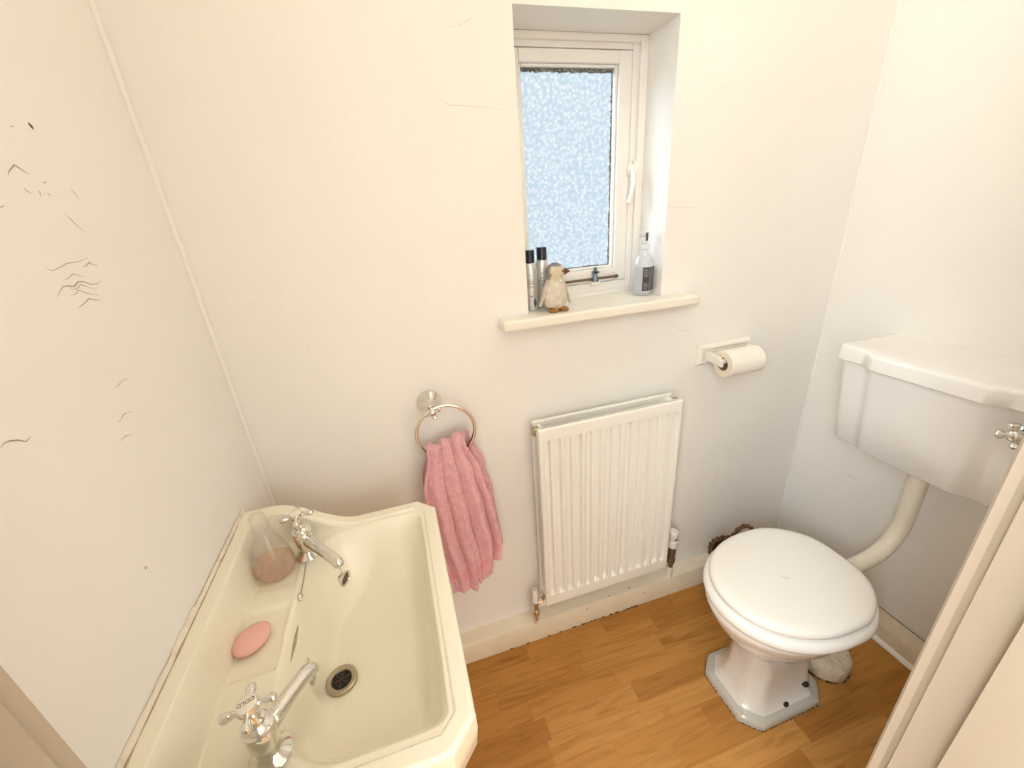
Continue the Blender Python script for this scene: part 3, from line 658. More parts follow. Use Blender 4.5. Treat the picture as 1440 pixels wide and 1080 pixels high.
tw = MB(); NU, NV = 130, 230
LB = [(0.0, 0.013), (0.25, -0.010), (0.5, -0.006), (1.0, 0.020)]
RB = [(0.0, 0.104), (0.25, 0.134), (0.5, 0.152), (0.8, 0.165), (1.0, 0.160)]
RBb = [(0.0, 0.120), (0.25, 0.152), (0.5, 0.168), (1.0, 0.180)]
def towel_pt(u, s):
    # s 0..1 along the cloth: back hem -> over the ring -> front hem
    if s < 0.40: q = 1 - s / 0.40; side = 'b'
    elif s > 0.48: q = (s - 0.48) / 0.52; side = 'f'
    else: q = 0; side = 't'
    top = 0.795 + 0.020 * ss((u - 0.1) / 0.9) + 0.004 * math.sin(u * 19)
    fold = 2 * abs(math.cos(PI * (3.6 * (u ** 1.1) + 0.30 + 0.10 * q))) ** 0.75 - 1 + 0.25 * math.sin(2 * PI * 5.3 * u + 1)
    amp = 0.0045 + 0.0085 * ss(q * 1.5) - 0.0050 * ss((q - 0.75) / 0.25)
    wav = 0.004 * math.sin(3 * q + 5 * u)
    hem_f = 0.352 + 0.006 * math.sin(u * 9) + ((0.020 + 0.055 * ss((u - 0.58) / 0.42)) if u > 0.50 else 0)
    if 0.455 < u < 0.545: hem_f += 0.030 * (1 - abs(u - 0.50) / 0.045)
    hem_b = 0.43
    if side == 't':
        a = PI * (s - 0.40) / 0.08
        cyy = 0.868; rr = 0.015
        x = lerp(lerp(LB[0][1], RBb[0][1], u), lerp(LB[0][1], RB[0][1], u), (s - 0.40) / 0.08)
        y = cyy + rr * math.cos(a) - fold * lerp(0.0, 0.0040, (s - 0.40) / 0.08)
        z = top + rr * 0.75 * math.sin(a)
    elif side == 'f':
        x = lerp(cinterp(LB, q), cinterp(RB, q), u) + 0.003 * math.sin(2 * PI * 3 * u) * q
        y = 0.868 - 0.015 - 0.014 * math.sin(min(1, q * 1.4) * PI / 2) - fold * amp * 0.95 + wav
        z = lerp(top, hem_f, q)
    else:
        x = lerp(cinterp(LB, q) + 0.002, cinterp(RBb, q), u)
        y = 0.868 + 0.015 + 0.006 * q + 0.5 * fold * amp * 0.6
        z = lerp(top, hem_b, q)
    p = Vector((x, y, z))
    n = 0.0020 * noise.noise(p * 170) + 0.0022 * noise.noise(p * 380)
    return (p.x + n * 0.4, p.y - n, p.z + n * 0.3)
def is_band(s):
    q = (s - 0.48) / 0.52
    return s > 0.48 and 0.845 < q < 0.90
P = [[towel_pt(i / NU, j / NV) for i in range(NU + 1)] for j in range(NV + 1)]
tw.grid(P)
for idx in range(len(tw.f)):
    if is_band((idx // NU + 0.5) / NV): tw.mi[idx] = 1
tag(tw.build('hand_towel', ['towel', 'towelband'], None, angle=180, solid=0.0030, fix=False), 'pink terry hand towel draped through the towel ring', 'towel')

# ------------------------------------------------------------------ radiator
RX0, RX1, RZ0, RZ1, RY = 0.285, 0.708, 0.190, 0.802, 0.836
rad = thing('radiator', 'white ribbed double panel radiator below the window', 'radiator', ((RX0 + RX1) / 2, 0.88, RZ0))
NG = 14; pitch = (RX1 - RX0 - 0.014) / NG
def flute(x, z):
    k = (x - RX0 - 0.007) / pitch; f = k - math.floor(k)
    c = abs(f - 0.5)
    d = ss((0.30 - c) / 0.08)
    zt = ss((RZ1 - 0.034 - z) / 0.006) * ss((z - RZ0 - 0.040) / (0.006 + 0.012 * (1 - min(1, c * 4))))
    d *= zt
    if k < 0 or k > NG: d = 0
    e = min(x - RX0, RX1 - x, z - RZ0, RZ1 - z)
    rnd = 0.006 * (1 - math.sqrt(max(0, 1 - (1 - min(1, e / 0.006)) ** 2)))
    return RY + 0.0110 * d + rnd
gx = uneven(RX0, RX1, NG * 16, [(RX0, RX0 + 0.006, 6), (RX1 - 0.006, RX1, 6)])
gz = uneven(RZ0, RZ1, 24, [(RZ0, RZ0 + 0.006, 6), (RZ1 - 0.006, RZ1, 6), (RZ0 + 0.036, RZ0 + 0.064, 18), (RZ1 - 0.044, RZ1 - 0.030, 9)])
fp = MB(); fp.grid([[(x, flute(x, z), z) for x in gx] for z in gz])
rim_ = [(x, RY + 0.006, RZ0) for x in (RX0, RX1)]
fp.box(RX0, RX1, RY + 0.0118, RY + 0.0135, RZ0, RZ1)
fp.build('front_panel', 'rad', rad, angle=60, fix=False)
rp = MB(); rp.box(RX0 + 0.001, RX1 + 0.004, 0.888, 0.900, RZ0, RZ1 - 0.002); rp.build('rear_panel', 'rad', rad, bevel=0.004)
cf = MB(); n = 56
cf.grid([[(RX0 + 0.03 + (RX1 - RX0 - 0.06) * i / n, RY + 0.013 + (0.026 if (i // 2) % 2 else 0.001), z) for i in range(n + 1)] for z in (RZ0 + 0.05, RZ1 - 0.045)])
cf.build('convector_fins', 'radin', rad, smooth=False)
for x, y0 in ((RX0 + 0.014, 1), (RX1 - 0.012, 1)):
    for z in (RZ1 - 0.022, RZ0 + 0.03):
        MB().lathe([(0, 0), (0.0125, 0), (0.0125, 0.044), (0, 0.044)], (x, RY + 0.010, z), (0, 1, 0), 20).build('header_pipe', 'rad', rad)
for x, s in ((RX0 + 0.001, -1), (RX1 + 0.002, 1)):
    MB().lathe([(0, -0.012), (0.0125, -0.012), (0.0125, 0.003), (0.0095, 0.004), (0.0095, 0.007), (0.005, 0.0075), (0, 0.0075)], (x, 0.872, RZ1 - 0.020), (s, 0, 0), 20).build('end_plug', 'dullmetal', rad)
for x in (RX0 + 0.08, RX1 - 0.08): MB().box(x - 0.012, x + 0.012, 0.899, YB, 0.30, 0.74).build('wall_bracket', 'radin', rad, smooth=False)
# lockshield valve at the left
vx, vy = 0.262, 0.876
v = MB(); v.lathe([(0, 0.094), (0.0062, 0.094), (0.0070, 0.098), (0.0085, 0.118), (0.0120, 0.124), (0.0120, 0.140), (0.0085, 0.146), (0.0095, 0.156), (0.0095, 0.176), (0, 0.176)], (vx, vy, 0), n=20)
v.tube([(vx, vy, 0.170), (vx + 0.020, vy - 0.002, 0.176), (RX0 + 0.012, vy - 0.002, 0.2)], 0.0058, 10)
v.lathe([(0, 0), (0.0105, 0), (0.0105, 0.010), (0, 0.010)], (vx + 0.012, vy, 0.173), (1, 0, 0.25), 8)
vo = v.build('lockshield_valve', 'chrome', rad)
MB().lathe([(0, 0), (0.0098, 0), (0.0090, 0.050), (0.0075, 0.053), (0.0045, 0.053), (0.0045, 0.046), (0, 0.046)], (vx, vy, 0.177), n=20).build('valve_cap', 'plastic', vo)
MB().lathe([(0, 0.084), (0.0075, 0.084), (0.0070, 0.110), (0, 0.110)], (vx, vy, 0), n=16).build('tail_pipe', 'collar', vo)
# thermostatic valve at the right
vx, vy = 0.758, 0.880
v = MB(); v.lathe([(0, 0.135), (0.0085, 0.135), (0.0085, 0.152), (0.0125, 0.156), (0.0130, 0.172), (0.0095, 0.178), (0.0120, 0.186), (0.0130, 0.206), (0.0115, 0.226), (0, 0.226)], (vx, vy, 0), n=16)
v.tube([(vx, vy, 0.186), (vx - 0.03, vy - 0.004, 0.19), (RX1 - 0.012, vy - 0.006, 0.205)], 0.0075, 10)
vo = v.build('thermostat_valve', 'iron', rad)
MB().lathe([(0, 0.228), (0.0160, 0.228), (0.0175, 0.236), (0.0170, 0.252), (0.0135, 0.256), (0.0160, 0.260), (0.0168, 0.276), (0.0160, 0.290), (0.0125, 0.294), (0, 0.294)], (vx, vy, 0), n=22).build('valve_head', 'plastic', vo)
MB().lathe([(0, 0), (0.0055, 0), (0.0048, 0.001), (0, 0.001)], (vx - 0.002, vy - 0.0172, 0.268), (0, -1, 0), 14).build('valve_pointer', 'dullmetal', vo)
MB().lathe([(0, 0.084), (0.0095, 0.084), (0.0090, 0.136), (0, 0.136)], (vx, vy, 0), n=16).build('tail_pipe', 'plastic', vo)

# ------------------------------------------------------------------ toilet roll holder and roll
hol = thing('toilet_roll_holder', 'cream wall toilet roll holder with two stub arms right of the sill', 'toilet roll holder', (0.893, YB, 0.888))
HX0, HX1, HZ0, HZ1 = 0.803, 0.985, 0.857, 0.919
def rr_(x0, x1, z0, z1, y): return [(x0, y, z0), (x1, y, z0), (x1, y, z1), (x0, y, z1)]
MB().loft([rr_(HX0, HX1, HZ0, HZ1, YB), rr_(HX0, HX1, HZ0, HZ1, YB - 0.006), rr_(HX0 + 0.008, HX1 - 0.008, HZ0 + 0.008, HZ1 - 0.008, YB - 0.016), rr_(HX0 + 0.012, HX1 - 0.012, HZ0 + 0.012, HZ1 - 0.012, YB - 0.016), rr_(HX0 + 0.016, HX1 - 0.016, HZ0 + 0.016, HZ1 - 0.016, YB - 0.012)]).build('back_plate', 'plastic', hol, smooth=False, bevel=0.0015)
AZ = 0.887
for x0, x1 in ((0.822, 0.838), (0.962, 0.978)):
    MB().loft([[(x0, YB - 0.014, AZ - 0.012), (x1, YB - 0.014, AZ - 0.012), (x1, YB - 0.014, AZ + 0.012), (x0, YB - 0.014, AZ + 0.012)],
               [(x0 + 0.001, 0.862, AZ - 0.011), (x1 - 0.001, 0.862, AZ - 0.011), (x1 - 0.001, 0.862, AZ + 0.010), (x0 + 0.001, 0.862, AZ + 0.010)],
               [(x0 + 0.003, 0.846, AZ - 0.016), (x1 - 0.003, 0.846, AZ - 0.016), (x1 - 0.003, 0.846, AZ + 0.001), (x0 + 0.003, 0.846, AZ + 0.001)]]).build('arm', 'plastic', hol, bevel=0.002)
MB().lathe([(0, 0), (0.0070, 0), (0.0070, 0.128), (0, 0.128)], (0.836, 0.858, AZ - 0.004), (1, 0, 0), 16).build('spindle', 'plastic', hol)
roll = thing('toilet_roll', 'part used white toilet roll on the wall holder', 'toilet roll', (0.897, 0.858, 0.835))
RZc = AZ - 0.012
pr = MB()
N_ = 56; n0 = [(0.0185, 0.0), (0.0360, 0.0), (0.0375, 0.0015), (0.0375, 0.1095), (0.0360, 0.111), (0.0185, 0.111)]
for a, b in zip(n0, n0[1:]):
    pr.cur = 1 if a[1] == b[1] else 0
    rings_ = [[(0.842 + h_, 0.858 + r_ * math.cos(2 * PI * i / N_), RZc + r_ * math.sin(2 * PI * i / N_)) for i in range(N_)] for r_, h_ in (a, b)]
    pr.loft(rings_, False, False)
pr.build('paper', ['paper', 'paperend'], roll, angle=40, fix=True)
cr = MB(); cr.loft([[(0.842 + h_, 0.858 + r_ * math.cos(2 * PI * i / N_), RZc + r_ * math.sin(2 * PI * i / N_)) for i in range(N_)] for r_, h_ in ((0.0186, 0.0002), (0.0186, 0.1108), (0.0176, 0.1108), (0.0176, 0.0002), (0.0186, 0.0002))], False, False)
cr.build('cardboard_core', 'card', roll)

# ------------------------------------------------------------------ objects on the sill
ZT = WZ0 + 0.0003
def make_can(x, y, r, h, caph, capr, label):
    t = thing('spray_can', label, 'spray can', (x, y, ZT), 'silver cosmetic cans on the sill')
    MB().lathe([(0, 0), (r * 0.94, 0), (r, 0.002), (r, h - caph - 0.016), (r * 0.93, h - caph - 0.008), (capr * 1.02, h - caph - 0.001), (0, h - caph - 0.001)], (x, y, ZT), n=32).build('can_body', 'can', t)
    MB().lathe([(0, 0), (capr, 0), (capr, caph - 0.001), (capr - 0.001, caph), (0, caph)], (x, y, ZT + h - caph), n=28).build('can_cap', 'blackcap', t)
    pm = MB()
    def patch(a0, a1, z0, z1, mi):
        pm.cur = mi
        pm.grid([[(x + (r + 0.0004) * math.sin(lerp(a0, a1, i / 6)), y - (r + 0.0004) * math.cos(lerp(a0, a1, i / 6)), ZT + z) for i in range(7)] for z in (z0, z1)])
    for z0, w in ((0.0745, .55), (0.0715, .75), (0.0670, .9), (0.0645, .95), (0.0600, .6), (0.0560, .7), (0.086, .25), (0.083, .25)):
        patch(-0.35 - w * 0.6, -0.35 + w * 0.6, z0, z0 + 0.0012, 0)
    patch(-0.5, -0.2, 0.034, 0.038, 0)
    for k in range(8):
        zz0 = 0.008 + k * 0.0028; ww = 0.30 * math.sin(PI * (k + 0.5) / 8)
        patch(0.25 - ww, 0.25 + ww, zz0, zz0 + 0.0029, 1)
    pm.build('printed_label', ['print', 'plum'], t)
    return t
make_can(0.3275, 0.958, 0.0150, 0.1420, 0.0285, 0.0108, 'slim silver can with black cap against the left reveal')
make_can(0.3640, 0.975, 0.0165, 0.1450, 0.0285, 0.0125, 'slim silver can with black cap half hidden behind the penguin')

# penguin
px, py = 0.3735, 0.922
pg = thing('penguin_figurine', 'small carved cream penguin figurine standing on the sill', 'figurine', (px, py, ZT))
prf = [(0.004, 0.0140, 0, 0), (0.008, 0.0215, 0, 0), (0.016, 0.0270, 0.0, 0), (0.028, 0.0305, 0.0, 0), (0.040, 0.0312, 0, 0), (0.052, 0.0290, 0, 0), (0.062, 0.0250, 0, 0), (0.070, 0.0205, 0, 0), (0.075, 0.0192, 0, 0), (0.082, 0.0222, 0.001, 0), (0.090, 0.0238, 0.0015, 0), (0.098, 0.0222, 0.002, 0), (0.105, 0.0175, 0.002, 0), (0.1105, 0.0105, 0.002, 0), (0.1125, 0.0030, 0.002, 0)]
bm2 = MB(); NN = 28; rings = []
for z, r, ox_, oy_ in prf:
    rings.append([(px + ox_ + r * math.cos(2 * PI * i / NN), py + oy_ + r * 0.92 * math.sin(2 * PI * i / NN), ZT + z) for i in range(NN)])
bm2.loft(rings)
hd_c = Vector((px + 0.002, py, ZT + 0.090))
for i, f in enumerate(bm2.f):
    c = sum((Vector(bm2.v[k]) for k in f), Vector()) / len(f)
    if c.z > ZT + 0.076:
        d = (c - hd_c)
        bm2.mi[i] = 2 if (d.y > 0.004 or d.z > 0.0150 or d.x < -0.0165) else 1
bm2.build('body', ['birdbody', 'birdhead', 'birdgrey'], pg, angle=70, sub=1)
MB().loft([[(px + 0.0195 + xx, py - 0.004 + rr2 * math.cos(2 * PI * i / 12) * 0.9, ZT + zz2 + rr2 * math.sin(2 * PI * i / 12)) for i in range(12)] for xx, rr2, zz2 in ((0, 0.0092, 0.091), (0.005, 0.0082, 0.0905), (0.012, 0.005, 0.090), (0.0195, 0.0012, 0.0895))]).build('beak', 'beak', pg)
for a in (-0.95, 0.6):
    MB().ball((px + 0.002 + 0.0222 * math.cos(a), py + 0.0206 * math.sin(a), ZT + 0.0935), 0.0032, (1, 1, 1), 10).build('eye', 'eye', pg)
for s in (-1, 1):
    wg = MB(); rr3 = []
    for q in range(9):
        t_ = q / 8; w_ = 0.0105 * math.sin(PI * min(1, 0.18 + t_ * 0.80)) + 0.0012
        ctr = Vector((px + s * (0.0225 + 0.017 * t_ ** 1.2), py - 0.004 + 0.002 * t_, ZT + 0.066 - 0.052 * t_))
        rr3.append([ctr + Vector((0.0032 * math.cos(2 * PI * i / 10), w_ * math.sin(2 * PI * i / 10), 0)) for i in range(10)])
    wg.loft(rr3); wg.build('wing', 'birdbody', pg)
ft = None
for s in (-1, 1):
    f_ = MB(); f_.ball((px + 0.003 + s * 0.013, py - 0.014, ZT + 0.0050), 0.0050, (2.5, 2.7, 1.0), 16)
    for k in (-1, 0, 1): f_.ball((px + 0.003 + s * 0.013 + k * 0.0065, py - 0.025 + abs(k) * 0.003, ZT + 0.0042), 0.0042, (1, 1.4, 1), 10)
    f_.build('foot', 'feet', pg)
MB().loft([[(px + 0.004, py - 0.0205, ZT + 0.074), (px + 0.010, py - 0.0205, ZT + 0.0755), (px + 0.012, py - 0.0215, ZT + 0.066)], [(px + 0.004, py - 0.0185, ZT + 0.074), (px + 0.010, py - 0.0185, ZT + 0.0755), (px + 0.012, py - 0.0195, ZT + 0.066)]]).build('throat_patch', 'paper', pg, smooth=False)

# pump bottle at the right end of the sill
qx, qy = 0.645, 0.966
pb = thing('pump_bottle', 'clear pump bottle with charcoal label at the right of the sill', 'pump bottle', (qx, qy, ZT))
MB().lathe([(0, 0), (0.0235, 0), (0.0255, 0.003), (0.0255, 0.080), (0.0235, 0.090), (0.0160, 0.103), (0.0110, 0.109), (0.0105, 0.116), (0, 0.116)], (qx, qy, ZT), n=36).build('bottle_wall', 'clearbottle', pb)
MB().lathe([(0, 0.003), (0.0240, 0.003), (0.0243, 0.016), (0, 0.016)], (qx, qy, ZT), n=30).build('liquid', 'clearbottle', pb)
lb = MB()
def lpatch(a0, a1, z0, z1, mi, off):
    lb.cur = mi
    m = max(2, int(abs(a1 - a0) / 0.12))
    lb.grid([[(qx + (0.0255 + off) * math.sin(lerp(a0, a1, i / m)), qy - (0.0255 + off) * math.cos(lerp(a0, a1, i / m)), ZT + z) for i in range(m + 1)] for z in (z0, z1)])
lpatch(-0.62, 1.5, 0.013, 0.073, 0, 0.0004); lpatch(-1.5, -0.62, 0.013, 0.073, 1, 0.0004)
random.seed(31)
for c0 in (-0.50, 0.15):
    for k in range(17):
        z0 = 0.017 + k * 0.0032
        if 0.035 < z0 < 0.046 and c0 < 0: continue
        lpatch(c0, c0 + random.uniform(0.35, 0.55), z0, z0 + 0.0008, 2, 0.0007)
lpatch(0.05, 0.08, 0.016, 0.071, 2, 0.0007)
lb.build('bottle_label', ['label', 'greylabel', 'labeltext'], pb)
pm = MB(); pm.lathe([(0, 0.1155), (0.0125, 0.1155), (0.0125, 0.128), (0.0060, 0.130), (0.0045, 0.145), (0.0085, 0.147), (0.0085, 0.157), (0, 0.158)], (qx, qy, ZT), n=22)
pm.tube([(qx, qy, ZT + 0.152), (qx - 0.012, qy - 0.010, ZT + 0.153), (qx - 0.024, qy - 0.018, ZT + 0.149)], [0.0055, 0.0048, 0.004], 10)
pm.build('pump', 'clearbottle', pb)
MB().lathe([(0, 0), (0.0028, 0), (0.0028, 0.020), (0, 0.020)], (qx, qy - 0.0088, ZT + 0.137), n=10).build('pump_stem', 'label', pb)

# ------------------------------------------------------------------ toilet pan, seat, lid
TY = 0.533
toi = thing('toilet', 'white toilet with closed lid on a pale pedestal pan', 'toilet', (0.83, TY, 0))
def lid_ring(z, off, n=72, back=0.985, front=0.624, hw=0.153):
    out = []
    cx_ = 0.812
    for i in range(n):
        a = 2 * PI * i / n; c, s = math.cos(a), math.sin(a)
        if c < 0:
            ex = 2.05; k = (abs(c) ** ex + abs(s) ** ex) ** (-1 / ex)
            x, y = cx_ + (cx_ - front + off) * c * k, (hw + off) * s * k
        else:
            ex = 2.9; k = (abs(c) ** ex + abs(s) ** ex) ** (-1 / ex)
            x, y = cx_ + (back - cx_ + off) * c * k, (hw + off) * s * k
            y *= 1 - 0.16 * ss((x - 0.86) / 0.14)
        out.append((x, TY + y, z))
    return out
MB().loft([lid_ring(0.4195, -0.012), lid_ring(0.4185, -0.005), lid_ring(0.4215, 0.0), lid_ring(0.4300, 0.0005), lid_ring(0.4360, -0.003), lid_ring(0.4395, -0.010), lid_ring(0.4405, -0.022), lid_ring(0.4410, -0.06), lid_ring(0.4415, -0.10)]).build('toilet_lid', 'seat', toi, angle=80)
lk = MB(); lk.tube([(0.786, 0.528, 0.4416), (0.792, 0.521, 0.4416), (0.797, 0.520, 0.4416), (0.795, 0.526, 0.4416)], 0.0006, 5); lk.tube([(0.779, 0.527, 0.4416), (0.787, 0.530, 0.4416)], 0.0005, 5)
lk.build('scuff', 'crackpale', toi)
MB().loft([lid_ring(0.3810, -0.016), lid_ring(0.3800, 0.0), lid_ring(0.3845, 0.0085), lid_ring(0.3960, 0.0118), lid_ring(0.4070, 0.0095), lid_ring(0.4130, 0.002), lid_ring(0.4145, -0.016)]).build('toilet_seat', 'seat', toi, angle=80)
for s in (-1, 1):
    MB().lathe([(0, -0.016), (0.010, -0.016), (0.010, 0.016), (0, 0.016)], (0.972, TY + s * 0.062, 0.400), (0, 1, 0), 16).build('hinge', 'seat', toi)
# pan: octagonal foot blending to a round bowl
N8 = 64; FX0, FX1, FY0, FY1, FC = 0.690, 0.962, 0.443, 0.648, 0.040
def octa(x0, x1, y0, y1, ch, z, rx=0.0):
    c = [(x0 + ch, y0), (x1 - ch, y0), (x1, y0 + ch), (x1, y1 - ch), (x1 - ch, y1), (x0 + ch, y1), (x0, y1 - ch), (x0, y0 + ch)]
    out = []
    ox_, oy_ = (x0 + x1) / 2, (y0 + y1) / 2
    for i in range(N8):
        a = 2 * PI * (i + 0.5) / N8; d = Vector((math.cos(a), math.sin(a)))
        best = None
        for k in range(8):
            p, q = Vector(c[k]) - Vector((ox_, oy_)), Vector(c[(k + 1) % 8]) - Vector((ox_, oy_))
            e = q - p; den = d.x * e.y - d.y * e.x
            if abs(den) < 1e-9: continue
            t = (p.x * e.y - p.y * e.x) / den; u = (p.x * d.y - p.y * d.x) / den
            if t > 0 and -1e-6 <= u <= 1 + 1e-6: best = t if best is None else min(best, t)
        out.append((ox_ + d.x * best, oy_ + d.y * best, z))
    return out
def oval(cx_, rx, ry, z, cyy=TY):
    return [(cx_ + rx * math.cos(2 * PI * (i + .5) / N8), cyy + ry * math.sin(2 * PI * (i + .5) / N8), z) for i in range(N8)]
def mixr(a, b, t): return [tuple(lerp(p[k], q[k], t) for k in range(3)) for p, q in zip(a, b)]
def foot(ins, z, ch=None): return octa(FX0 + ins, FX1 - ins, FY0 + ins, FY1 - ins, (FC if ch is None else ch), z)
col = lambda z, ins, insy: octa(FX0 + ins, FX1 - ins * 0.6, FY0 + insy, FY1 - insy, 0.032, z)
secs = [foot(0.0, 0.0), foot(0.0, 0.015), foot(0.002, 0.020), foot(0.006, 0.0235), foot(0.016, 0.027), col(0.036, 0.026, 0.025), col(0.060, 0.034, 0.034), col(0.10, 0.040, 0.039), col(0.150, 0.042, 0.040), mixr(col(0.200, 0.036, 0.037), oval(0.826, 0.118, 0.072, 0.200), 0.25),
        mixr(col(0.235, 0.020, 0.030), oval(0.820, 0.128, 0.084, 0.235), 0.6), oval(0.816, 0.143, 0.101, 0.268), oval(0.812, 0.163, 0.120, 0.300), oval(0.808, 0.180, 0.137, 0.335), oval(0.806, 0.189, 0.147, 0.362), oval(0.806, 0.192, 0.150, 0.374), oval(0.806, 0.188, 0.146, 0.380)]
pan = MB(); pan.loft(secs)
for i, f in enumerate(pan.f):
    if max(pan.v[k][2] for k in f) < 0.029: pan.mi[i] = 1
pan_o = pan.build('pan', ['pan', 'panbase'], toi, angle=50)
for x, y, z_ in ((0.8235, 0.4655, 0.0285), (0.8965, 0.4745, 0.0575)):
    MB().ball((x, y, z_), 0.0105, (1.0, 0.8, 0.6), 14).build('bolt_hole', 'black', pan_o)
gr_ = MB(); random.seed(17)
ft0 = foot(0.0, 0.0)
for i in range(220):
    k = random.randrange(N8); p, q = Vector(ft0[k]), Vector(ft0[(k + 1) % N8]); c = p.lerp(q, random.random())
    if c.y > 0.60 and c.x > 0.74: continue
    gr_.ball((c.x, c.y, 0.001), random.uniform(0.0008, 0.0020), (1.3, 1.3, 0.9), 6)
gr_.build('grime', 'dark', toi)
# outlet horn and inlet spigot behind the pan
ou = MB(); ou.tube([(0.92, 0.535, 0.27), (0.955, 0.538, 0.25), (0.985, 0.542, 0.20), (1.000, 0.546, 0.13), (1.008, 0.548, 0.066)], [0.050, 0.046, 0.040, 0.036, 0.034], 24)
ou.build('outlet_horn', 'pan', toi)
MB().lathe([(0, 0), (0.034, 0), (0.036, 0.03), (0.032, 0.034), (0, 0.034)], (0.972, TY, 0.352), (1, 0, 0), 24).build('inlet_spigot', 'pan', toi)

# cement collar on the floor
ccx, ccy = 1.042, 0.532
cc = MB(); rings = []
for r, z in ((0.064, 0.0), (0.067, 0.006), (0.067, 0.038), (0.064, 0.050), (0.056, 0.056), (0.040, 0.059), (0.010, 0.060)):
    rg = []
    for i in range(64):
        a = 2 * PI * i / 64; w = 1 + 0.05 * noise.noise((math.cos(a) * 2, math.sin(a) * 2, z * 20)) + 0.02 * noise.noise((math.cos(a) * 9, math.sin(a) * 9, z * 60))
        rg.append((ccx + r * w * math.cos(a), ccy + r * w * math.sin(a), z + (0.004 * noise.noise((math.cos(a) * 3, math.sin(a) * 3, 4)) if z > 0 else 0)))
    rings.append(rg)
cc.loft(rings)
col_o = tag(cc.build('pipe_collar', 'collar', angle=60), 'lumpy cream painted cement collar on the floor behind the toilet foot', 'pipe collar')
cd = MB(); random.seed(8)
for i in range(70):
    a = random.uniform(PI * 0.95, PI * 2.05); cd.ball((ccx + 0.067 * math.cos(a), ccy + 0.067 * math.sin(a), random.choice([0.001, 0.002, 0.005])), random.uniform(0.001, 0.003), (1.3, 1.3, 0.8), 6)
cd.build('grime', 'dark', col_o)

# ------------------------------------------------------------------ cistern
CY, CHW = 0.535, 0.202
cis = thing('cistern', 'white low-level toilet cistern with breakfront lid on the right wall', 'cistern', (XR, CY, 0.67))
def cist_ring(z, xf, hw, proud, hb, r=0.020):
    # plan outline: back on the wall, rounded ends, breakfront of half width hb standing 'proud' forward
    pts = []
    xe = xf + proud
    half = [(XR, hw - 0.0)]
    cxr, cyr = xe + r, hw - r
    for i in range(7):
        a = PI / 2 + (PI / 2) * i / 6; half.append((cxr + r * math.cos(a), cyr + r * math.sin(a)))
    half += [(xe, hb + 0.024), (xe - proud * 0.06, hb + 0.016), (lerp(xe, xf, 0.5), hb + 0.004), (xf + proud * 0.06, hb - 0.008), (xf, hb - 0.016)]
    pts = [(x, CY + y, z) for x, y in half] + [(x, CY - y, z) for x, y in reversed(half)]
    return pts
MB().loft([cist_ring(0.660, 1.118, 0.172, 0.014, 0.100, 0.022), cist_ring(0.6585, 1.110, 0.180, 0.016, 0.103, 0.022), cist_ring(0.664, 1.103, 0.185, 0.017, 0.105, 0.022), cist_ring(0.78, 1.0915, 0.191, 0.017, 0.109, 0.022), cist_ring(0.893, 1.080, 0.197, 0.017, 0.112, 0.022)]).build('tank', 'cist', cis, angle=75)
MB().loft([cist_ring(0.8935, 1.074, 0.199, 0.019, 0.113, 0.022), cist_ring(0.892, 1.068, 0.205, 0.019, 0.115, 0.024), cist_ring(0.894, 1.066, 0.2065, 0.019, 0.115, 0.025), cist_ring(0.9215, 1.066, 0.2065, 0.019, 0.115, 0.025), cist_ring(0.9255, 1.067, 0.2055, 0.019, 0.115, 0.025), cist_ring(0.9285, 1.0695, 0.203, 0.018, 0.113, 0.025), cist_ring(0.9300, 1.074, 0.1985, 0.016, 0.110, 0.025), cist_ring(0.9312, 1.090, 0.183, 0.011, 0.100, 0.025)]).build('cistern_lid', 'cist', cis, angle=40)
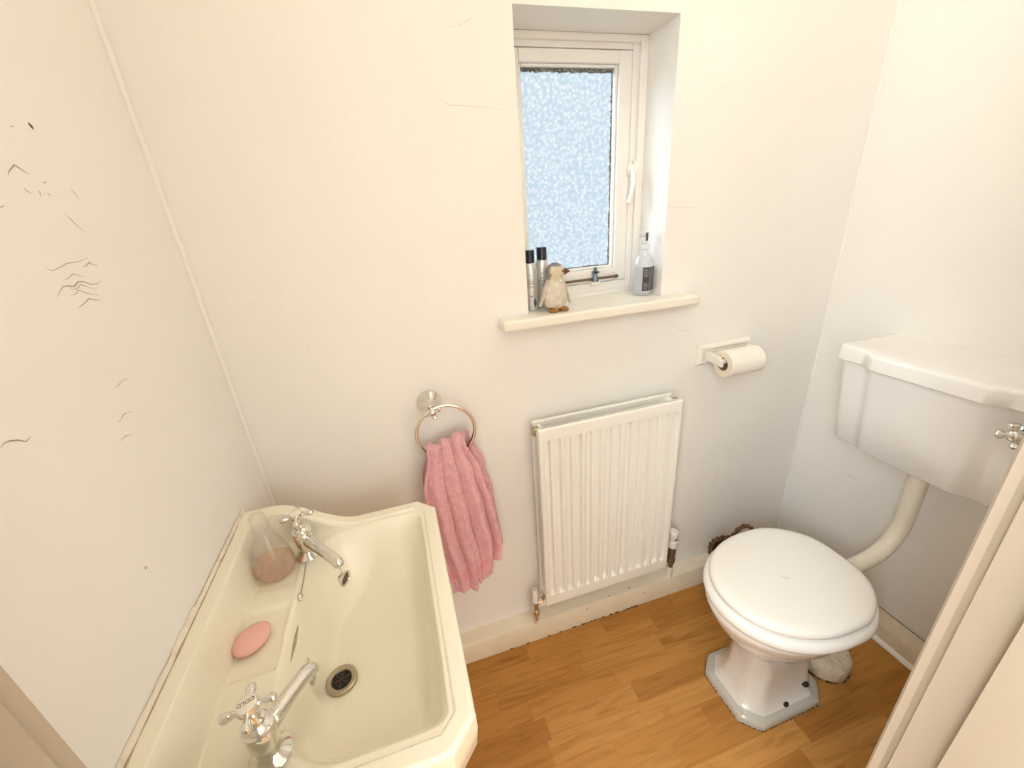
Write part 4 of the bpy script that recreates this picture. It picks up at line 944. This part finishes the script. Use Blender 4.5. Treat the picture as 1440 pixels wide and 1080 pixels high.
# flush pipe with bend
fpz = MB()
path = [(1.182, TY, 0.672), (1.185, TY, 0.60), (1.186, TY, 0.53)] + [tuple(v_) for v_ in arc((1.076, TY, 0.487), 0.110, 0.0, -PI / 2 * 0.88, 14, (1, 0, 0), (0, 0, 1))] + [(1.0, TY, 0.369), (0.98, TY, 0.367)]
fo = thing('flush_pipe', 'cream bent flush pipe between cistern and toilet pan', 'pipe', (1.182, TY, 0.5))
fpz.tube(path, 0.0205, 24); fpz.build('pipe_bend', 'pvc', fo, angle=80)
MB().lathe([(0, 0), (0.030, 0), (0.031, 0.006), (0.026, 0.012), (0, 0.012)], (1.182, TY, 0.647), n=24).build('pipe_nut', 'pvc', fo)
# flush handle: cross-headed chrome lever on the near end panel
lz, ly = 0.850, CY - 0.160; lx = 1.0995
lv = MB(); lv.lathe([(0, 0), (0.014, 0), (0.013, 0.006), (0.0075, 0.009), (0.0070, 0.024), (0, 0.024)], (lx + 0.004, ly, lz), (-1, 0, 0), 22)
lvo = lv.build('handle_rose', 'chrome', cis)
cross_handle((lx - 0.026, ly, lz), 0, lvo, 0.0260, 0.30, 'flush_handle', (-1, 0, 0), 0.95, 1.75, True)

# ------------------------------------------------------------------ wicker basket behind the toilet
kx, ky = 0.940, 0.788
bk_ = thing('wicker_basket', 'dark brown wicker basket with loop handle behind the toilet', 'basket', (kx, ky, 0))
wk = MB(); rows = 44; nn = 72; rings = []
for j in range(rows + 1):
    z = 0.001 + 0.204 * j / rows; r = 0.060 + 0.019 * j / rows
    rings.append([(kx + (r + 0.0022 * math.cos(PI * j) * math.cos(18 * 2 * PI * i / nn)) * math.cos(2 * PI * i / nn), ky + (r + 0.0022 * math.cos(PI * j) * math.cos(18 * 2 * PI * i / nn)) * math.sin(2 * PI * i / nn), z) for i in range(nn)])
wk.loft(rings, True, False); wk.build('woven_side', 'wicker', bk_, angle=180, solid=0.003)
rm = MB()
for ph in (0, PI):
    rm.tube([(kx + (0.080 + 0.004 * math.cos(12 * a + ph)) * math.cos(a), ky + (0.080 + 0.004 * math.cos(12 * a + ph)) * math.sin(a), 0.207 + 0.004 * math.sin(12 * a + ph)) for a in [2 * PI * i / 120 for i in range(120)]], 0.0048, 8, closed=True)
rm.build('rim', 'wicker', bk_)
hn = MB()
for ph in (0, PI):
    pts = []
    for i in range(41):
        a = PI * i / 40; c = Vector((kx + 0.016 - 0.054 * math.cos(a), ky + 0.008, 0.210 + 0.108 * math.sin(a) ** 0.8))
        tw_ = i * 0.55 + ph; pts.append(c + Vector((0.003 * math.cos(tw_), 0.003 * math.sin(tw_), 0)))
    hn.tube(pts, 0.0050, 8)
hn.build('handle', 'wicker', bk_)
